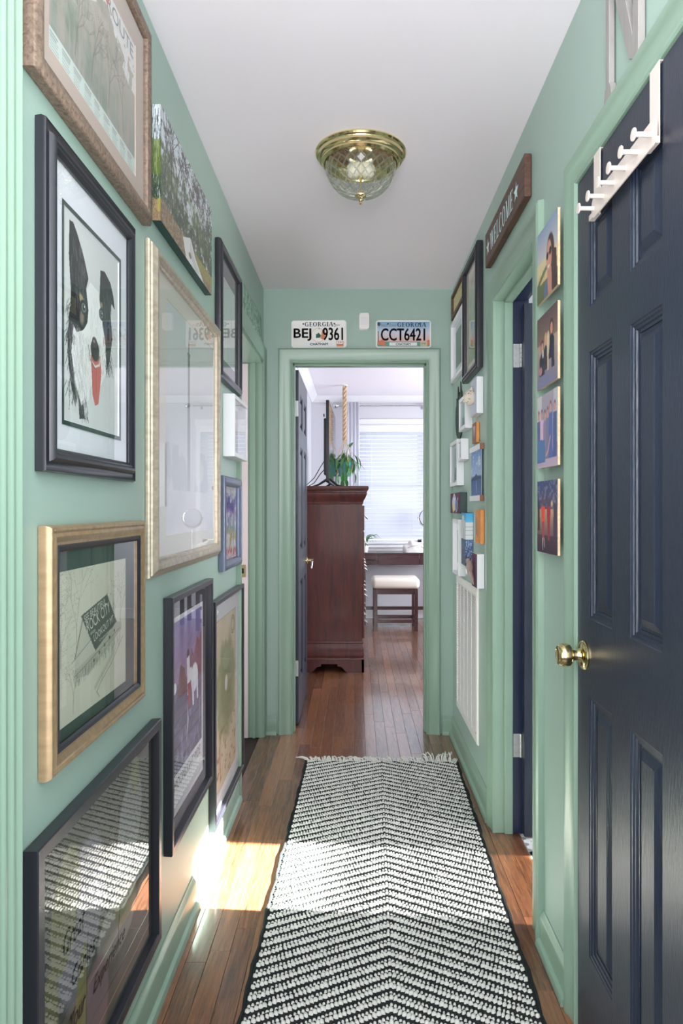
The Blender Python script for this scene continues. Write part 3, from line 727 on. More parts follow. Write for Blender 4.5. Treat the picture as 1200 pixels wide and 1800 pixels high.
flat = lambda d, w: [(0, d - .002), (.002, d), (w - .002, d), (w, d - .003), (w, d - .012)]

# ---- A: coach route poster
a = Art(260, 170, (224, 222, 218))
n1 = a.noise(40, 3, 1, 4); n2 = a.noise(14, 9, 2, 4)
ph = ((a.V > .13) & (a.V < .86)).astype(float)
a.grad(.13, .86, (196, 184, 170), (140, 146, 136), ph)
a.mix(ph * a.rng(.35, .7, n2) * (1 - a.U) , (92, 118, 92), .9); a.mix(ph * a.rng(.5, .62, n1), (176, 164, 150), .6)
a.mix(ph * a.rng(.58, .66, a.noise(70, 40, 3, 2)) * np.clip(1.1 - a.U * 2.4, 0, 1) * (a.V < .5), (214, 228, 216), .8)
sky = ((a.V < .13 + .26 * np.abs(np.sin(a.U * 4.2 + .7)) * (a.U > .28))).astype(float) * (a.V > .0)
a.mix(sky * (n2 < .56), (228, 226, 224), 1)
rs2 = np.random.RandomState(4)
for x in (.25, .42, .62, .82): a.tree(x, .8, .12, (rs2.rand() - .5) * .4, .006, (104, 96, 88), 4, rs2, .55)
a.mix((a.V > .86).astype(float), (206, 218, 212), 1); a.mix(((a.V < .13)).astype(float), (230, 228, 226), 1)
for i in range(9):
    for r_ in range(6): a.mix(((np.abs(a.V - .885 - r_ * .017) < .004) & (a.U > .02 + i * .108) & (a.U < .02 + i * .108 + .05 + .03 * rs2.rand())).astype(float), (140, 150, 146), .8)
T, az, loc = picture('weathered oak frame with taupe mat around a misty travel poster', 'L', 1.057, 1.66, 1.907, 2.362,
    [(0, .018), (.003, .021), (.012, .024), (.02, .024), (.024, .022), (.03, .021), (.031, .016)], 'oakf', 'taupe', (1.128, 1.574, 1.983, 2.279), a, (1.126, 1.576, 1.981, 2.281))
x0, x1, y0, y1 = loc((1.19, 1.56, 2.238, 2.268)); lettering('COACH ROUTE', x0, x1, y0, y1, az + .0006, 'greyink', T)
MB().add(*[[(0.02, .118, az + .0008), (.035, .136, az + .0008), (.05, .126, az + .0008), (.04, .108, az + .0008)], [(0, 1, 2, 3)]]).build('red_mark', 'redi', T, fix=False)

# ---- B: dog portrait
a = Art(190, 250, (214, 218, 216)); rsb = np.random.RandomState(11); BK = (34, 40, 42); WH = (236, 238, 236)
def fur(x0, y0, x1, y1, n, l, w, c, ang, al=.8):
    for _ in range(n):
        x = x0 + rsb.rand() * (x1 - x0); y = y0 + rsb.rand() * (y1 - y0); g = ang + (rsb.rand() - .5) * .8
        a.line([(x, y), (x + l * math.sin(g), y + l * math.cos(g) / a.k)], w, c, al)
a.poly([(.13, .42), (.1, .5), (.08, .66), (.12, .8), (.2, .92), (.24, .86), (.27, .97), (.36, .96), (.3, .82), (.34, .7), (.3, .5)], BK)
a.poly([(.17, .52), (.14, .66), (.2, .8), (.3, .9), (.42, .86), (.5, .7), (.34, .5)], WH)
a.poly([(.3, .38), (.2, .4), (.16, .55), (.28, .68), (.44, .78), (.62, .78), (.76, .66), (.84, .5), (.8, .34), (.66, .27), (.45, .25)], WH)
a.poly([(.11, .035), (.17, .03), (.24, .07), (.34, .15), (.42, .24), (.38, .3), (.42, .4), (.4, .47), (.33, .52), (.22, .55), (.12, .5), (.13, .36), (.1, .2)], BK)
a.poly([(.64, .14), (.72, .125), (.84, .16), (.9, .22), (.93, .29), (.86, .27), (.84, .34), (.88, .46), (.82, .6), (.76, .66), (.74, .52), (.68, .42), (.62, .3)], BK)
fur(.13, .1, .36, .4, 60, .07, .004, (110, 116, 116), .2); fur(.68, .2, .86, .5, 50, .06, .004, (100, 106, 108), 0)
fur(.08, .5, .3, .9, 60, .08, .005, (190, 194, 190), .3, .6); fur(.06, .44, .2, .9, 40, .06, .004, BK, -.4); fur(.72, .5, .86, .66, 40, .06, .004, BK, .5)
a.ell(.3, .37, .055, .03, (206, 178, 140), .8, 30, .5); a.ell(.31, .46, .05, .05, (206, 180, 146), .6, 10, .6); a.ell(.66, .32, .03, .02, (206, 178, 140), .7, -30, .5)
a.ell(.34, .405, .062, .038, BK, 1, 15); a.ell(.34, .405, .042, .024, (120, 130, 132)); a.ell(.34, .405, .022, .016, (16, 16, 18)); a.ell(.35, .398, .008, .006, (250, 250, 250))
a.ell(.66, .37, .05, .034, BK, 1, -10); a.ell(.66, .37, .033, .022, (120, 130, 132)); a.ell(.66, .37, .018, .014, (16, 16, 18)); a.ell(.667, .364, .006, .005, (250, 250, 250))
a.poly([(.46, .62), (.63, .6), (.66, .68), (.63, .78), (.6, .86), (.54, .875), (.49, .82), (.48, .73)], (196, 96, 88)); a.line([(.56, .66), (.56, .8)], .008, (160, 66, 64), .8)
a.ell(.54, .585, .085, .06, (28, 32, 34)); a.ell(.53, .545, .05, .03, (74, 56, 56)); a.ell(.52, .54, .014, .01, (190, 190, 190), .7)
a.line([(.43, .6), (.46, .65), (.54, .67), (.62, .65), (.65, .58)], .01, (222, 224, 222)); a.line([(.42, .58), (.45, .645), (.54, .68)], .006, BK, .8)
fur(.46, .3, .6, .5, 30, .05, .003, (206, 210, 208), 0); fur(.16, .52, .34, .88, 90, .06, .003, (176, 180, 176), .25, .7); fur(.36, .52, .46, .66, 40, .04, .003, (170, 166, 156), .2, .6); fur(.6, .52, .72, .68, 40, .04, .003, (176, 176, 170), -.3, .6); fur(.3, .66, .46, .84, 50, .06, .003, (186, 188, 184), .3, .6); fur(.06, .4, .16, .62, 50, .05, .003, BK, -.5, .7); fur(.26, .84, .4, .95, 30, .05, .004, BK, .3, .7)
b = Art(2, 2, (30, 34, 36))
T, az, loc = picture('black stepped frame with a portrait of a black and white dog, tongue out', 'L', 1.100, 1.5515, 1.296, 1.858,
    [(0, .010), (.002, .017), (.006, .0145), (.012, .0135), (.017, .0155), (.020, .021), (.023, .0235), (.028, .0235), (.031, .021), (.034, .021), (.036, .0195), (.040, .015)], 'black', 'whitem', (1.186, 1.465, 1.388, 1.753), a, (1.186, 1.465, 1.388, 1.753))
x0, x1, y0, y1 = loc((1.186, 1.465, 1.388, 1.753)); T_b = MB()
q = az + .0035; e = .008
for r_ in ((x0 - e, x1 + e, y1, y1 + e), (x0 - e, x1 + e, y0 - e, y0), (x0 - e, x0, y0, y1), (x1, x1 + e, y0, y1)): T_b.quad((r_[0], r_[2], q), (r_[1], r_[2], q), (r_[1], r_[3], q), (r_[0], r_[3], q))
T_b.build('mat_border', 'greenm', T, fix=False)

# ---- C: forest canvas
def forest(w, h, side=False):
    a = Art(w, h, (214, 220, 228)); n = a.noise(22, 14, 5, 5); n2 = a.noise(60, 40, 6, 2); n3 = a.noise(8, 5, 9, 3)
    a.mix(a.rng(.44, .56, n * .6 + n2 * .4 + (a.V - .35) * .25), (50, 58, 50), .92)
    a.mix(a.rng(.5, .7, n3) * np.clip((a.V - .3) * 4, 0, 1), (88, 110, 58), .8); a.mix(np.clip((a.V - .45) * 5, 0, 1) * a.rng(.3, .6, n), (44, 62, 44), .85)
    a.mix(a.rng(.62, .72, n2) * (a.V > .25), (150, 170, 110), .5)
    rs_ = np.random.RandomState(8)
    for i, x in enumerate(np.linspace(.03, .97, 15)): a.tree(x + .02 * rs_.rand(), .8, .16 + .1 * rs_.rand(), (rs_.rand() - .5) * .35, .003 + .005 * rs_.rand(), (28, 30, 30), 5, rs_, .9)
    gy = .82 - .05 * np.abs(a.U - .5); g = (a.V > gy + .0).astype(float); a.mix(g, (122, 98, 74), 1); a.mix(g * a.rng(.5, .6, a.noise(90, 60, 12, 2)), (168, 148, 118), .8)
    a.mix(g * (a.U > .6) * (a.V < .92), (150, 146, 70), .7)
    return a
a = forest(330, 170)
a.poly([(.36, .84), (.42, .8), (.5, .74), (.53, .76), (.6, .86), (.75, .96), (.8, 1.0), (.42, 1.0)], (226, 226, 224)); a.poly([(.5, .76), (.56, .86), (.7, .98), (.6, 1), (.5, .9)], (196, 198, 200), .8); a.ell(.5, .92, .03, .03, (110, 84, 70), .8)
T = thing('canvas_print', 'unframed canvas print of moss-hung trees over a path, below the ceiling', 'canvas', frame_mat('L', (1.734 + 2.344) / 2, 2.0955, .0015))
MB().box(-.305, .305, -.144, .144, 0, .0215).build('stretcher', 'forest', T)
a.make('print', -.305, .305, -.144, .144, .0222, T, 'artg')
a = forest(30, 170); a.mix((a.V > .3) & (a.V < .6), (96, 110, 40), .6)
a.make('wrapped_edge', -.0105, .0105, -.144, .144, .0, T, 'artg', mat_l=Matrix.Translation((-.3056, 0, .011)) @ Matrix.Rotation(R(-90), 4, 'Y'))

# ---- D: big silver frame, tower poster
a = Art(170, 190, (222, 222, 216)); a.grad(0, 1, (202, 210, 206), (226, 222, 226)); a.mix(a.rng(.5, .7, a.noise(3, 4, 3, 3)), (206, 206, 214), .5)
a.mix((np.abs(a.U - .42) < .022 + .006 * (a.V - .15)) * (a.V > .15) * (a.V < .8) * (1 - np.clip((a.V - .3) * 1.5, 0, 1)), (104, 108, 108), 1)
a.mix((np.abs(a.U - .42) < .010) * (a.V > .1) * (a.V < .16), (96, 100, 102), 1); a.mix((np.abs(a.U - .42) < .003) * (a.V > .04) * (a.V < .12), (90, 94, 96), 1); a.mix((np.abs(a.U - .42) < .026) * (np.abs(a.V - .155) < .008), (90, 94, 96), 1)
a.mix(((a.V > .6) & (a.V < .8)) * a.rng(.45, .6, a.noise(10, 6, 5, 3)) * (a.U < .9), (190, 192, 200), .6)
picture('largest antique silver and gold frame with a pale tower poster behind reflective glass', 'L', 1.678, 2.51, 1.068, 1.888,
    [(0, .006), (.002, .010), (.006, .012), (.008, .016), (.012, .018), (.02, .025), (.028, .026), (.035, .024), (.038, .020), (.042, .019), (.046, .016), (.047, .014)], 'silver', 'creamm', (1.835, 2.446, 1.166, 1.791), a, (1.833, 2.448, 1.164, 1.793))

# ---- E: barn drawing
a = Art(200, 170, (206, 206, 188)); a.mix(a.rng(.3, .8, a.noise(4, 3, 3, 3)), (190, 188, 170), .5)
rse = np.random.RandomState(5)
for x, l in ((.24, .2), (.05, .12), (.8, .13), (.9, .16), (.66, .1)): a.tree(x, .62, l, .02, .004, (110, 112, 102), 5, rse, .7)
a.poly([(.22, .6), (.3, .36), (.34, .32), (.5, .66), (.5, .72), (.22, .74)], (186, 186, 170), .8)
a.poly([(.3, .33), (.68, .24), (.84, .48), (.5, .62)], (66, 74, 66), 1)
a.poly([(.5, .62), (.84, .48), (.92, .5), (.92, .56), (.4, .76), (.22, .74), (.22, .68)], (172, 172, 156), 1)
for k in range(5): a.mix(((np.abs(a.U - (.48 + k * .08)) < .009) & (np.abs(a.V - (.685 - k * .036)) < .012)).astype(float), (50, 54, 50), 1)
a.line([(.22, .6), (.34, .32)], .006, (84, 88, 80)); a.line([(.18, .62), (.5, .5)], .003, (110, 112, 104)); a.line([(.22, .72), (.9, .54)], .003, (96, 100, 92))
for _ in range(150):
    x = .2 + rse.rand() * .7; y = .7 - (x - .2) * .18 + rse.rand() * .07; a.line([(x, y), (x + .01 * (rse.rand() - .5), y + .04)], .0028, (120, 122, 110), .6)
for _ in range(60):
    x = rse.rand() * .25; y = .1 + rse.rand() * .7; a.line([(x, y), (x + .05, y - .01)], .0025, (150, 150, 138), .5)
a.line([(.95, .62), (.75, .78), (.6, .86), (.52, .92), (.56, .97)], .006, (132, 130, 116), .7); a.line([(.8, .7), (.6, .82), (.5, .88)], .02, (168, 164, 146), .6)
a.tree(.2, .96, .1, .05, .004, (110, 112, 102), 4, rse, .7)
T, az, loc = picture('gold and brown frame with dark green mat around a pencil drawing of an advertising barn', 'L', 1.111, 1.614, .802, 1.2105,
    [(0, .010), (.002, .017), (.005, .021), (.009, .0215), (.013, .0195), (.016, .021), (.019, .022), (.022, .021), (.026, .0185), (.031, .018), (.034, .0175), (.036, .014)], 'gold', 'greenm', None, a, (1.165, 1.516, .864, 1.13), gz=.012)
MB().loops(.503 - .066, .4085 - .066, [(0, .0176), (.002, .0195), (.008, .0175), (.012, .0145)]).build('inner_frame', 'black', T)
def skewtext(txt, x0, x1, yl, yr, h0, z, mat, parent):
    v, f = font_mesh(txt); v = v.copy(); mn = v.min(0); mx = v.max(0); t = (v[:, 0] - mn[0]) / (mx[0] - mn[0]); s_ = (v[:, 1] - mn[1]) / (mx[1] - mn[1])
    v[:, 0] = x0 + t * (x1 - x0) + s_ * -h0 * .35; v[:, 1] = yl + t * (yr - yl) + s_ * h0; v[:, 2] = z
    MB().add([tuple(p) for p in v], f).build('lettering', mat, parent, fix=False, kind='stuff')
ax0, ax1, ay0, ay1 = loc((1.165, 1.516, .864, 1.13)); AW, AH = ax1 - ax0, ay1 - ay0
U = lambda u: ax0 + u * AW
V_ = lambda v: ay1 - v * AH
for (t, u0, u1, v0, v1, hh) in (('SEE BEAUTIFUL', .345, .66, .385, .31, .013), ('ROCK CITY', .385, .73, .465, .38, .022), ('atop', .43, .5, .5, .485, .008), ('LOOKOUT MT', .48, .79, .55, .465, .014), ('Chattanooga', .56, .74, .575, .53, .006)):
    skewtext(t, U(u0), U(u1), V_(v0), V_(v1), hh, az + .0006, 'palei', T)

# ---- F: hand lettered art, bottom left
a = Art(200, 170, (70, 72, 64)); PL = (168, 166, 170)
a.ell(.32, .42, .17, .3, (120, 118, 128), .9, 20); a.ell(.2, .3, .1, .22, (112, 112, 72), .8, 12); a.ell(.75, .3, .13, .22, (130, 134, 136), .8, 20); a.ell(.8, .12, .05, .1, (120, 118, 74), .7)
a.ell(.62, .66, .2, .13, (150, 146, 140), .95, 8); a.ell(.7, .62, .13, .09, (140, 132, 84), .6, 20); a.ell(.42, .84, .12, .2, (122, 100, 110), .9, 0); a.ell(.3, .8, .05, .3, (128, 126, 70), .8, 8); a.ell(.1, .62, .06, .2, (110, 108, 70), .8)
a.line([(.36, .5), (.34, .95)], .003, (30, 30, 34)); a.line([(.66, .45), (.6, .9)], .003, (30, 30, 34)); a.line([(.02, .93), (.98, .93)], .003, (190, 150, 110), .8); a.line([(.02, .955), (.98, .955)], .002, (190, 150, 110), .6)
T, az, loc = picture('wide black frame at floor level with handwritten words on a dark print, reflecting the rug', 'L', 1.060, 1.735, .173, .718, flat(.024, .024), 'black', 'darkm', None, a, None)
for (t, Ya, Yb, Za, Zb) in (('Great', 1.196, 1.292, .468, .508), ('Comes', 1.233, 1.343, .392, .425), ('Experience', 1.333, 1.516, .302, .34), ('Your', 1.225, 1.296, .315, .35), ('is', 1.40, 1.425, .50, .53)):
    x0, x1, y0, y1 = loc((Ya, Yb, Za, Zb)); lettering(t, x0, x1, y0, y1, az + .0008, 'ink', T, shear=.35, bold=.0006)

# ---- G: moonlight ride poster
a = Art(150, 220, (228, 226, 236)); inn = ((a.U > .035) & (a.U < .965) & (a.V > .025) & (a.V < .80)).astype(float)
a.grad(.02, .35, (120, 118, 176), (146, 110, 150), inn * (a.V < .35)); a.grad(.35, .8, (86, 76, 112), (70, 68, 100), inn * (a.V >= .35))
a.mix(inn * a.rng(.5, .8, a.noise(6, 18, 4, 3)) * (a.V > .2), (150, 140, 180), .45)
a.poly([(.55, .36), (.62, .22), (.7, .27), (.8, .18), (.88, .21), (.965, .15), (.965, .42), (.6, .46)], (112, 60, 84), .85)
a.poly([(.2, .42), (.3, .26), (.42, .3), (.5, .44)], (104, 60, 62), .8); a.ell(.15, .36, .045, .03, (240, 240, 246))
a.ell(.72, .4, .12, .085, (232, 232, 244)); a.poly([(.62, .4), (.66, .55), (.7, .55), (.7, .42)], (222, 222, 240)); a.poly([(.78, .42), (.8, .54), (.84, .54), (.83, .4)], (222, 222, 240)); a.ell(.6, .36, .06, .035, (228, 228, 240), 1, 60)
a.ell(.52, .24, .04, .03, (60, 44, 56)); a.poly([(.48, .26), (.56, .25), (.58, .42), (.56, .48), (.5, .46)], (234, 230, 240)); a.poly([(.5, .4), (.58, .4), (.6, .5), (.56, .56), (.52, .5)], (150, 50, 60)); a.poly([(.5, .5), (.54, .6), (.46, .72), (.5, .58)], (214, 206, 224), .8)
a.mix(inn * (a.V > .55) * a.rng(.55, .75, a.noise(24, 10, 8, 3)), (178, 170, 206), .5)
T, az, loc = picture('black frame with a purple night poster of a rider on a white horse', 'L', 1.836, 2.365, .323, 1.003, flat(.024, .018), 'black', 'darkm', None, a, (1.875, 2.29, .385, .935))
x0, x1, y0, y1 = loc((1.93, 2.25, .452, .482)); lettering('MOONLIGHT RIDE', x0, x1, y0, y1, az + .0006, 'greyink', T)
x0, x1, y0, y1 = loc((1.98, 2.2, .415, .428)); lettering('OLD TOWN PARADE', x0, x1, y0, y1, az + .0006, 'greyink', T) if False else None

# ---- H: mountain map print
a = Art(130, 190, (222, 212, 190)); a.mix(a.rng(.3, .8, a.noise(4, 5, 6, 4)), (206, 190, 162), .6); n = a.noise(8, 10, 3, 4)
r_ = np.sqrt(((a.U - .5) / .46) ** 2 + ((a.V - .46) / .32) ** 2) + (n - .5) * .5
a.mix(a.rng(1.05, .85, r_), (160, 168, 132), .9); a.mix(a.rng(.7, .4, r_), (136, 144, 110), .7); a.ell(.5, .42, .07, .05, (226, 226, 236), .95); a.ell(.5, .28, .16, .06, (176, 186, 160), .7)
a.mix(a.rng(.6, .75, a.noise(12, 30, 9, 3)) * (a.V > .66), (140, 100, 72), .8); a.line([(.2, .75), (.24, .95)], .02, (130, 70, 50), .6)
for e_ in (1, .72): 
    d = np.sqrt(((a.U - .83) / (.09 * e_)) ** 2 + ((a.V - .1) / (.055 * e_)) ** 2); a.mix(np.clip(1 - np.abs(d - 1) / .12, 0, 1), (90, 84, 74), .8)
a.mix(((a.U < .012) | (a.U > .988) | (a.V < .008) | (a.V > .992)).astype(float), (130, 100, 80), 1)
picture('black frame with white mat around a parchment print of a green mountain', 'L', 2.403, 3.02, .124, .915, flat(.024, .018), 'black', 'whitem', (2.49, 2.92, .2, .83), a, (2.488, 2.922, .198, .832))

# ---- I: tree sketch
a = Art(120, 150, (212, 222, 220)); rsi = np.random.RandomState(2)
for x, y, l in ((.3, .9, .16), (.6, .7, .14), (.5, .98, .2), (.75, .5, .1)): a.tree(x, y, l, .1, .006, (120, 130, 128), 5, rsi, .6)
picture('black frame with grey mat around a faint branch sketch, nearest the left doorway', 'L', 2.51, 2.97, 1.713, 2.212, [(0, .010), (.002, .020), (.012, .0255), (.02, .026), (.024, .021), (.03, .020), (.033, .012)], 'black', 'greym', (2.58, 2.90, 1.80, 2.12), a, (2.578, 2.902, 1.798, 2.122))

# ---- J: white shadow box
def shadowbox(label, side, Y0, Y1, Z0, Z1, depth, art, rim=.016, mat='whitef', inset=None, abox=None, frontz=None, tilt=0.0, glass=True):
    u = (Y0 + Y1) / 2; z = (Z0 + Z1) / 2; w = Y1 - Y0; h = Z1 - Z0; inset = depth * .75 if inset is None else inset
    T = thing('shadow_box', label, 'shadow box', frame_mat(side, u, z, .0015) @ Matrix.Rotation(tilt, 4, 'Z'))
    MB().loops(w, h, [(0, 0), (0, depth - .001), (.001, depth), (rim - .001, depth), (rim, depth - .001), (rim, .002)], close=True).build('frame', mat, T)
    a_, b_ = w / 2 - rim + .001, h / 2 - rim + .001; az = depth - inset
    MB().box(-a_, a_, -b_, b_, .001, az - .001).build('backing_board', mat, T)
    if art is not None:
        if abox is None: art.make('print', -a_ + .002, a_ - .002, -b_ + .002, b_ - .002, az, T)
        else: art.make('print', abox[0] * w, abox[1] * w, abox[2] * h, abox[3] * h, az, T)
    if glass: MB().quad((-a_, -b_, depth - .004), (a_, -b_, depth - .004), (a_, b_, depth - .004), (-a_, b_, depth - .004)).build('glass', 'glass', T, fix=False)
    return T
a = Art(60, 60, (190, 172, 160)); a.grad(0, 1, (206, 190, 176), (150, 130, 116)); rsj = np.random.RandomState(3)
for _ in range(4): a.tree(rsj.rand(), 1, .2, 0, .02, (70, 62, 58), 3, rsj, .8)
shadowbox('deep white shadow box with a sepia picture, beside the left doorway', 'L', 2.66, 2.972, 1.437, 1.675, .045, a, abox=(-.36, .36, -.36, .36))

# ---- K: colourful watercolour
a = Art(110, 130, (240, 240, 246)); n = a.noise(7, 9, 3, 4); n2 = a.noise(14, 18, 7, 3)
for (v, c, s_) in ((.2, (96, 110, 190), .08), (.3, (84, 80, 170), .1), (.4, (160, 110, 190), .08), (.5, (120, 150, 214), .1), (.6, (110, 190, 206), .08), (.7, (240, 186, 110), .1), (.8, (236, 150, 100), .08), (.88, (220, 90, 96), .06), (.75, (180, 210, 120), .05)):
    a.mix(np.exp(-((a.V - v - (n2 - .5) * .3) / s_) ** 2) * a.rng(.35, .6, n), c, .9)
rsk = np.random.RandomState(9); a.poly([(.15, .28), (.3, .16), (.4, .24), (.5, .12), (.6, .24), (.72, .18), (.85, .34), (.5, .3)], (70, 80, 160), .7)
for _ in range(26): x, y = rsk.rand(), rsk.rand(); a.line([(x, y), (x + .12 * (rsk.rand() - .5), y + .16 * (rsk.rand())), (x + .16 * (rsk.rand() - .5), y + .2)], .007, (60, 50, 100), .6)
picture('pewter grey frame with a bright rainbow watercolour, below the white shadow box', 'L', 2.572, 2.962, 1.003, 1.36, [(0, .016), (.003, .021), (.012, .026), (.022, .0255), (.03, .021), (.034, .018), (.036, .012)], 'slate', 'whitem', None, a, None)

# ---- L: two embossed plates over the left doorway
def sketch(seed):
    a = Art(70, 34, (142, 176, 156)); n = a.noise(12, 6, seed, 4); a.mix(a.rng(.45, .62, n), (92, 120, 106), .8); a.mix(a.rng(.6, .7, a.noise(20, 10, seed + 3, 2)), (190, 206, 194), .7); return a
for i, (Y0, Y1, zt, lab) in enumerate(((3.09, 3.385, 2.25, 'green tinted embossed plate over the left doorway, next to the black frame'), (3.42, 3.72, 2.256, 'green tinted embossed plate over the left doorway, next to the corner'))):
    T = thing('metal_plaque', lab, 'plaque', frame_mat('L', (Y0 + Y1) / 2, zt - .0705, .002))
    MB().loops(Y1 - Y0, .135, [(.001, 0), (0, .004), (.001, .006), (.005, .006), (.007, .004)], fill=True).build('plate', 'trimg', T)
    sketch(20 + i).make('print', -(Y1 - Y0) / 2 + .008, (Y1 - Y0) / 2 - .008, -.059, .059, .0048, T)

# ================================================================== end wall
def rrect(w, h, r, n=5):
    p = []
    for cx, cy, a0 in ((w / 2 - r, h / 2 - r, 0), (-w / 2 + r, h / 2 - r, 90), (-w / 2 + r, -h / 2 + r, 180), (w / 2 - r, -h / 2 + r, 270)):
        for k in range(n + 1): a_ = R(a0 + 90 * k / n); p.append((cx + r * math.cos(a_), cy + r * math.sin(a_)))
    return p
def plate(label, x, z, tilt):
    T = thing('license_plate', label, 'license plate', frame_mat('E', x, z, .003) @ Matrix.Rotation(tilt, 4, 'Z'))
    p = rrect(.304, .152, .016)
    p2 = rrect(.298, .146, .014); p3 = rrect(.290, .138, .012); n = len(p)
    V = [(a_, b_, 0) for a_, b_ in p] + [(a_, b_, .0015) for a_, b_ in p] + [(a_, b_, .003) for a_, b_ in p2] + [(a_, b_, .0018) for a_, b_ in p3]
    F = [tuple(reversed(range(n)))] + [(l * n + i, l * n + (i + 1) % n, (l + 1) * n + (i + 1) % n, (l + 1) * n + i) for l in range(3) for i in range(n)] + [tuple(3 * n + i for i in range(n))]
    MB().add(V, F).build('plate', 'ceramic', T, smooth=40)
    for sx in (-.085, .085): MB().lathe([(.0045, .001), (.0042, .0035), (.0, .0042)], 10, 'z', (sx, .056, 0)).build('screw', 'blackm', T, smooth=50)
    return T
q = .0022
T1 = plate('white peach-motif license plate with the number BEJ 9361, left of the doorbell chime', -.202, 2.195, R(.4))
MB().lathe([(.0385, q), (.0385, q + .0001)], 32, 'z', (-.003, -.006, 0)).build('peach_outline', 'peach', T1, fix=False)
MB().lathe([(.0372, q + .0002), (.0372, q + .0003)], 32, 'z', (-.003, -.006, 0)).build('peach_ground', 'ceramic', T1)
MB().add([(.018, .022, q + .0005), (.024, .026, q + .0005), (.032, .022, q + .0005), (.034, .0, q + .0005), (.032, -.026, q + .0005), (.02, -.03, q + .0005), (.008, -.022, q + .0005), (.013, -.005, q + .0005)], [tuple(range(8))]).build('peach_flesh', 'peach', T1, fix=False)
MB().add([(-.016, -.022, q + .0006), (.006, -.02, q + .0006), (.012, -.008, q + .0006), (.004, .002, q + .0006), (-.004, .008, q + .0006), (-.008, 0, q + .0006), (-.016, 0, q + .0006)], [tuple(range(7))]).build('peach_leaf', 'leafink', T1, fix=False)
MB().tube([(.005, .026, q + .0006), (-.001, .034, q + .0006)], .0012, 4).build('peach_stalk', 'leafink', T1)
lettering('BEJ', -.137, -.043, -.036, .030, .0032, 'ink', T1, bold=.0016); lettering('9361', .022, .131, -.034, .034, .0032, 'ink', T1, bold=.0016)
serif_text('GEORGIA', -.077, .078, .042, .066, q + .0007, 'navyink', T1); lettering('.gov', .081, .118, .038, .053, q + .0007, 'greyink', T1, shear=.3)
MB().box(-.075, .075, -.066, -.044, q, q + .0004).build('county_strip', 'tilew', T1); lettering('CHATHAM', -.048, .048, -.061, -.049, .0031, 'ink', T1, bold=.0006)
MB().box(.096, .134, -.068, -.038, q, q + .0006).build('sticker', 'peach', T1); MB().box(.099, .131, -.055, -.040, q + .0006, q + .0008).build('sticker_panel', 'ceramic', T1); lettering('JUN', .103, .127, -.053, -.042, .0033, 'ink', T1)
T2 = plate('sky-blue to peach license plate with the number CCT6421, right of the doorbell chime', .262, 2.195, 0)
a = Art(120, 60, (200, 206, 220)); a.grad(0, .45, (120, 168, 200), (206, 208, 222)); a.grad(.45, .8, (206, 208, 222), (226, 178, 170)); a.grad(.8, 1, (112, 160, 146), (96, 150, 136))
for x, y, r_ in ((.05, .85, .05), (.1, .8, .05), (.13, .9, .05), (.95, .88, .05), (.98, .8, .04)): a.ell(x, y, r_, r_ * 2, (214, 120, 86), 1, 0, .3)
a.ell(.19, .88, .04, .08, (96, 160, 140)); a.line([(.02, .4), (.02, .8)], .012, (90, 70, 66), .8); a.ell(.03, .1, .03, .08, (40, 60, 70), .9)
a.make('print', -.144, .144, -.068, .068, q, T2)
lettering('CCT6421', -.123, .117, -.036, .030, .0032, 'ink', T2, bold=.0016); serif_text('GEORGIA', -.034, .124, .039, .063, q + .0007, 'navyink', T2)
lettering('Peach State', -.132, -.04, .040, .058, q + .0007, 'greyink', T2, shear=.35)
MB().box(-.078, .074, -.064, -.046, q, q + .0004).build('county_strip', 'tilew', T2); lettering('CHATHAM', -.042, .038, -.061, -.049, .0031, 'ink', T2, bold=.0003)
MB().box(.092, .13, -.067, -.042, q, q + .0006).build('sticker', 'tan', T2); lettering('JUN', .098, .122, -.058, -.048, .0033, 'ink', T2)
# door chime box
T = thing('door_chime', 'small white plastic chime box between the two license plates', 'door chime', frame_mat('E', .0465, 2.262, .001))
p = rrect(.063, .094, .012); pts = [(x * (1 - .12 * (abs(y) / .047) ** 2), y) for x, y in p]
V = [(x, y, 0) for x, y in pts] + [(x, y, .02) for x, y in pts] + [(x * .9, y * .93, .026) for x, y in pts]; n = len(pts)
MB().add(V, [(l * n + i, l * n + (i + 1) % n, (l + 1) * n + (i + 1) % n, (l + 1) * n + i) for l in range(2) for i in range(n)] + [tuple(2 * n + i for i in range(n))]).build('cover', 'ceramic', T, smooth=40)
MB().prism(rrect(.040, .045, .006), .0258, .0272).build('face_plate', 'white', T)

# ================================================================== right wall
# black deep frame
a = Art(90, 120, (196, 186, 160)); a.grad(0, 1, (188, 186, 166), (150, 160, 130)); rsr = np.random.RandomState(3); a.mix(a.rng(.5, .7, a.noise(20, 12, 3, 3)), (120, 130, 104), .6)
for _ in range(5): a.tree(.2 + .6 * rsr.rand(), 1, .16, 0, .006, (110, 104, 84), 4, rsr, .6)
picture('tall deep black frame with beige mat, high on the right wall', 'R', 2.93, 3.33, 1.83, 2.363, [(0, .016), (.001, .024), (.005, .027), (.008, .024), (.014, .024), (.018, .029), (.026, .030), (.03, .024), (.032, .016)], 'black', 'creamm', (3.0, 3.26, 1.9, 2.29), a, (2.998, 3.262, 1.898, 2.292))
a = Art(100, 40, (206, 198, 150)); a.mix(a.rng(.5, .6, a.noise(60, 20, 2, 2)), (150, 140, 96), .7)
picture('brown framed long cream sampler, under the ceiling by the far corner', 'R', 3.39, 3.80, 2.255, 2.39, [(0, .010), (.002, .015), (.018, .016), (.02, .010)], 'sign', 'tan', None, a, None, glass=False)
a = Art(60, 60, (86, 110, 96)); a.mix(a.rng(.4, .7, a.noise(5, 5, 2, 3)), (70, 96, 84), .6)  # dark green glass reflection painted into the print colour
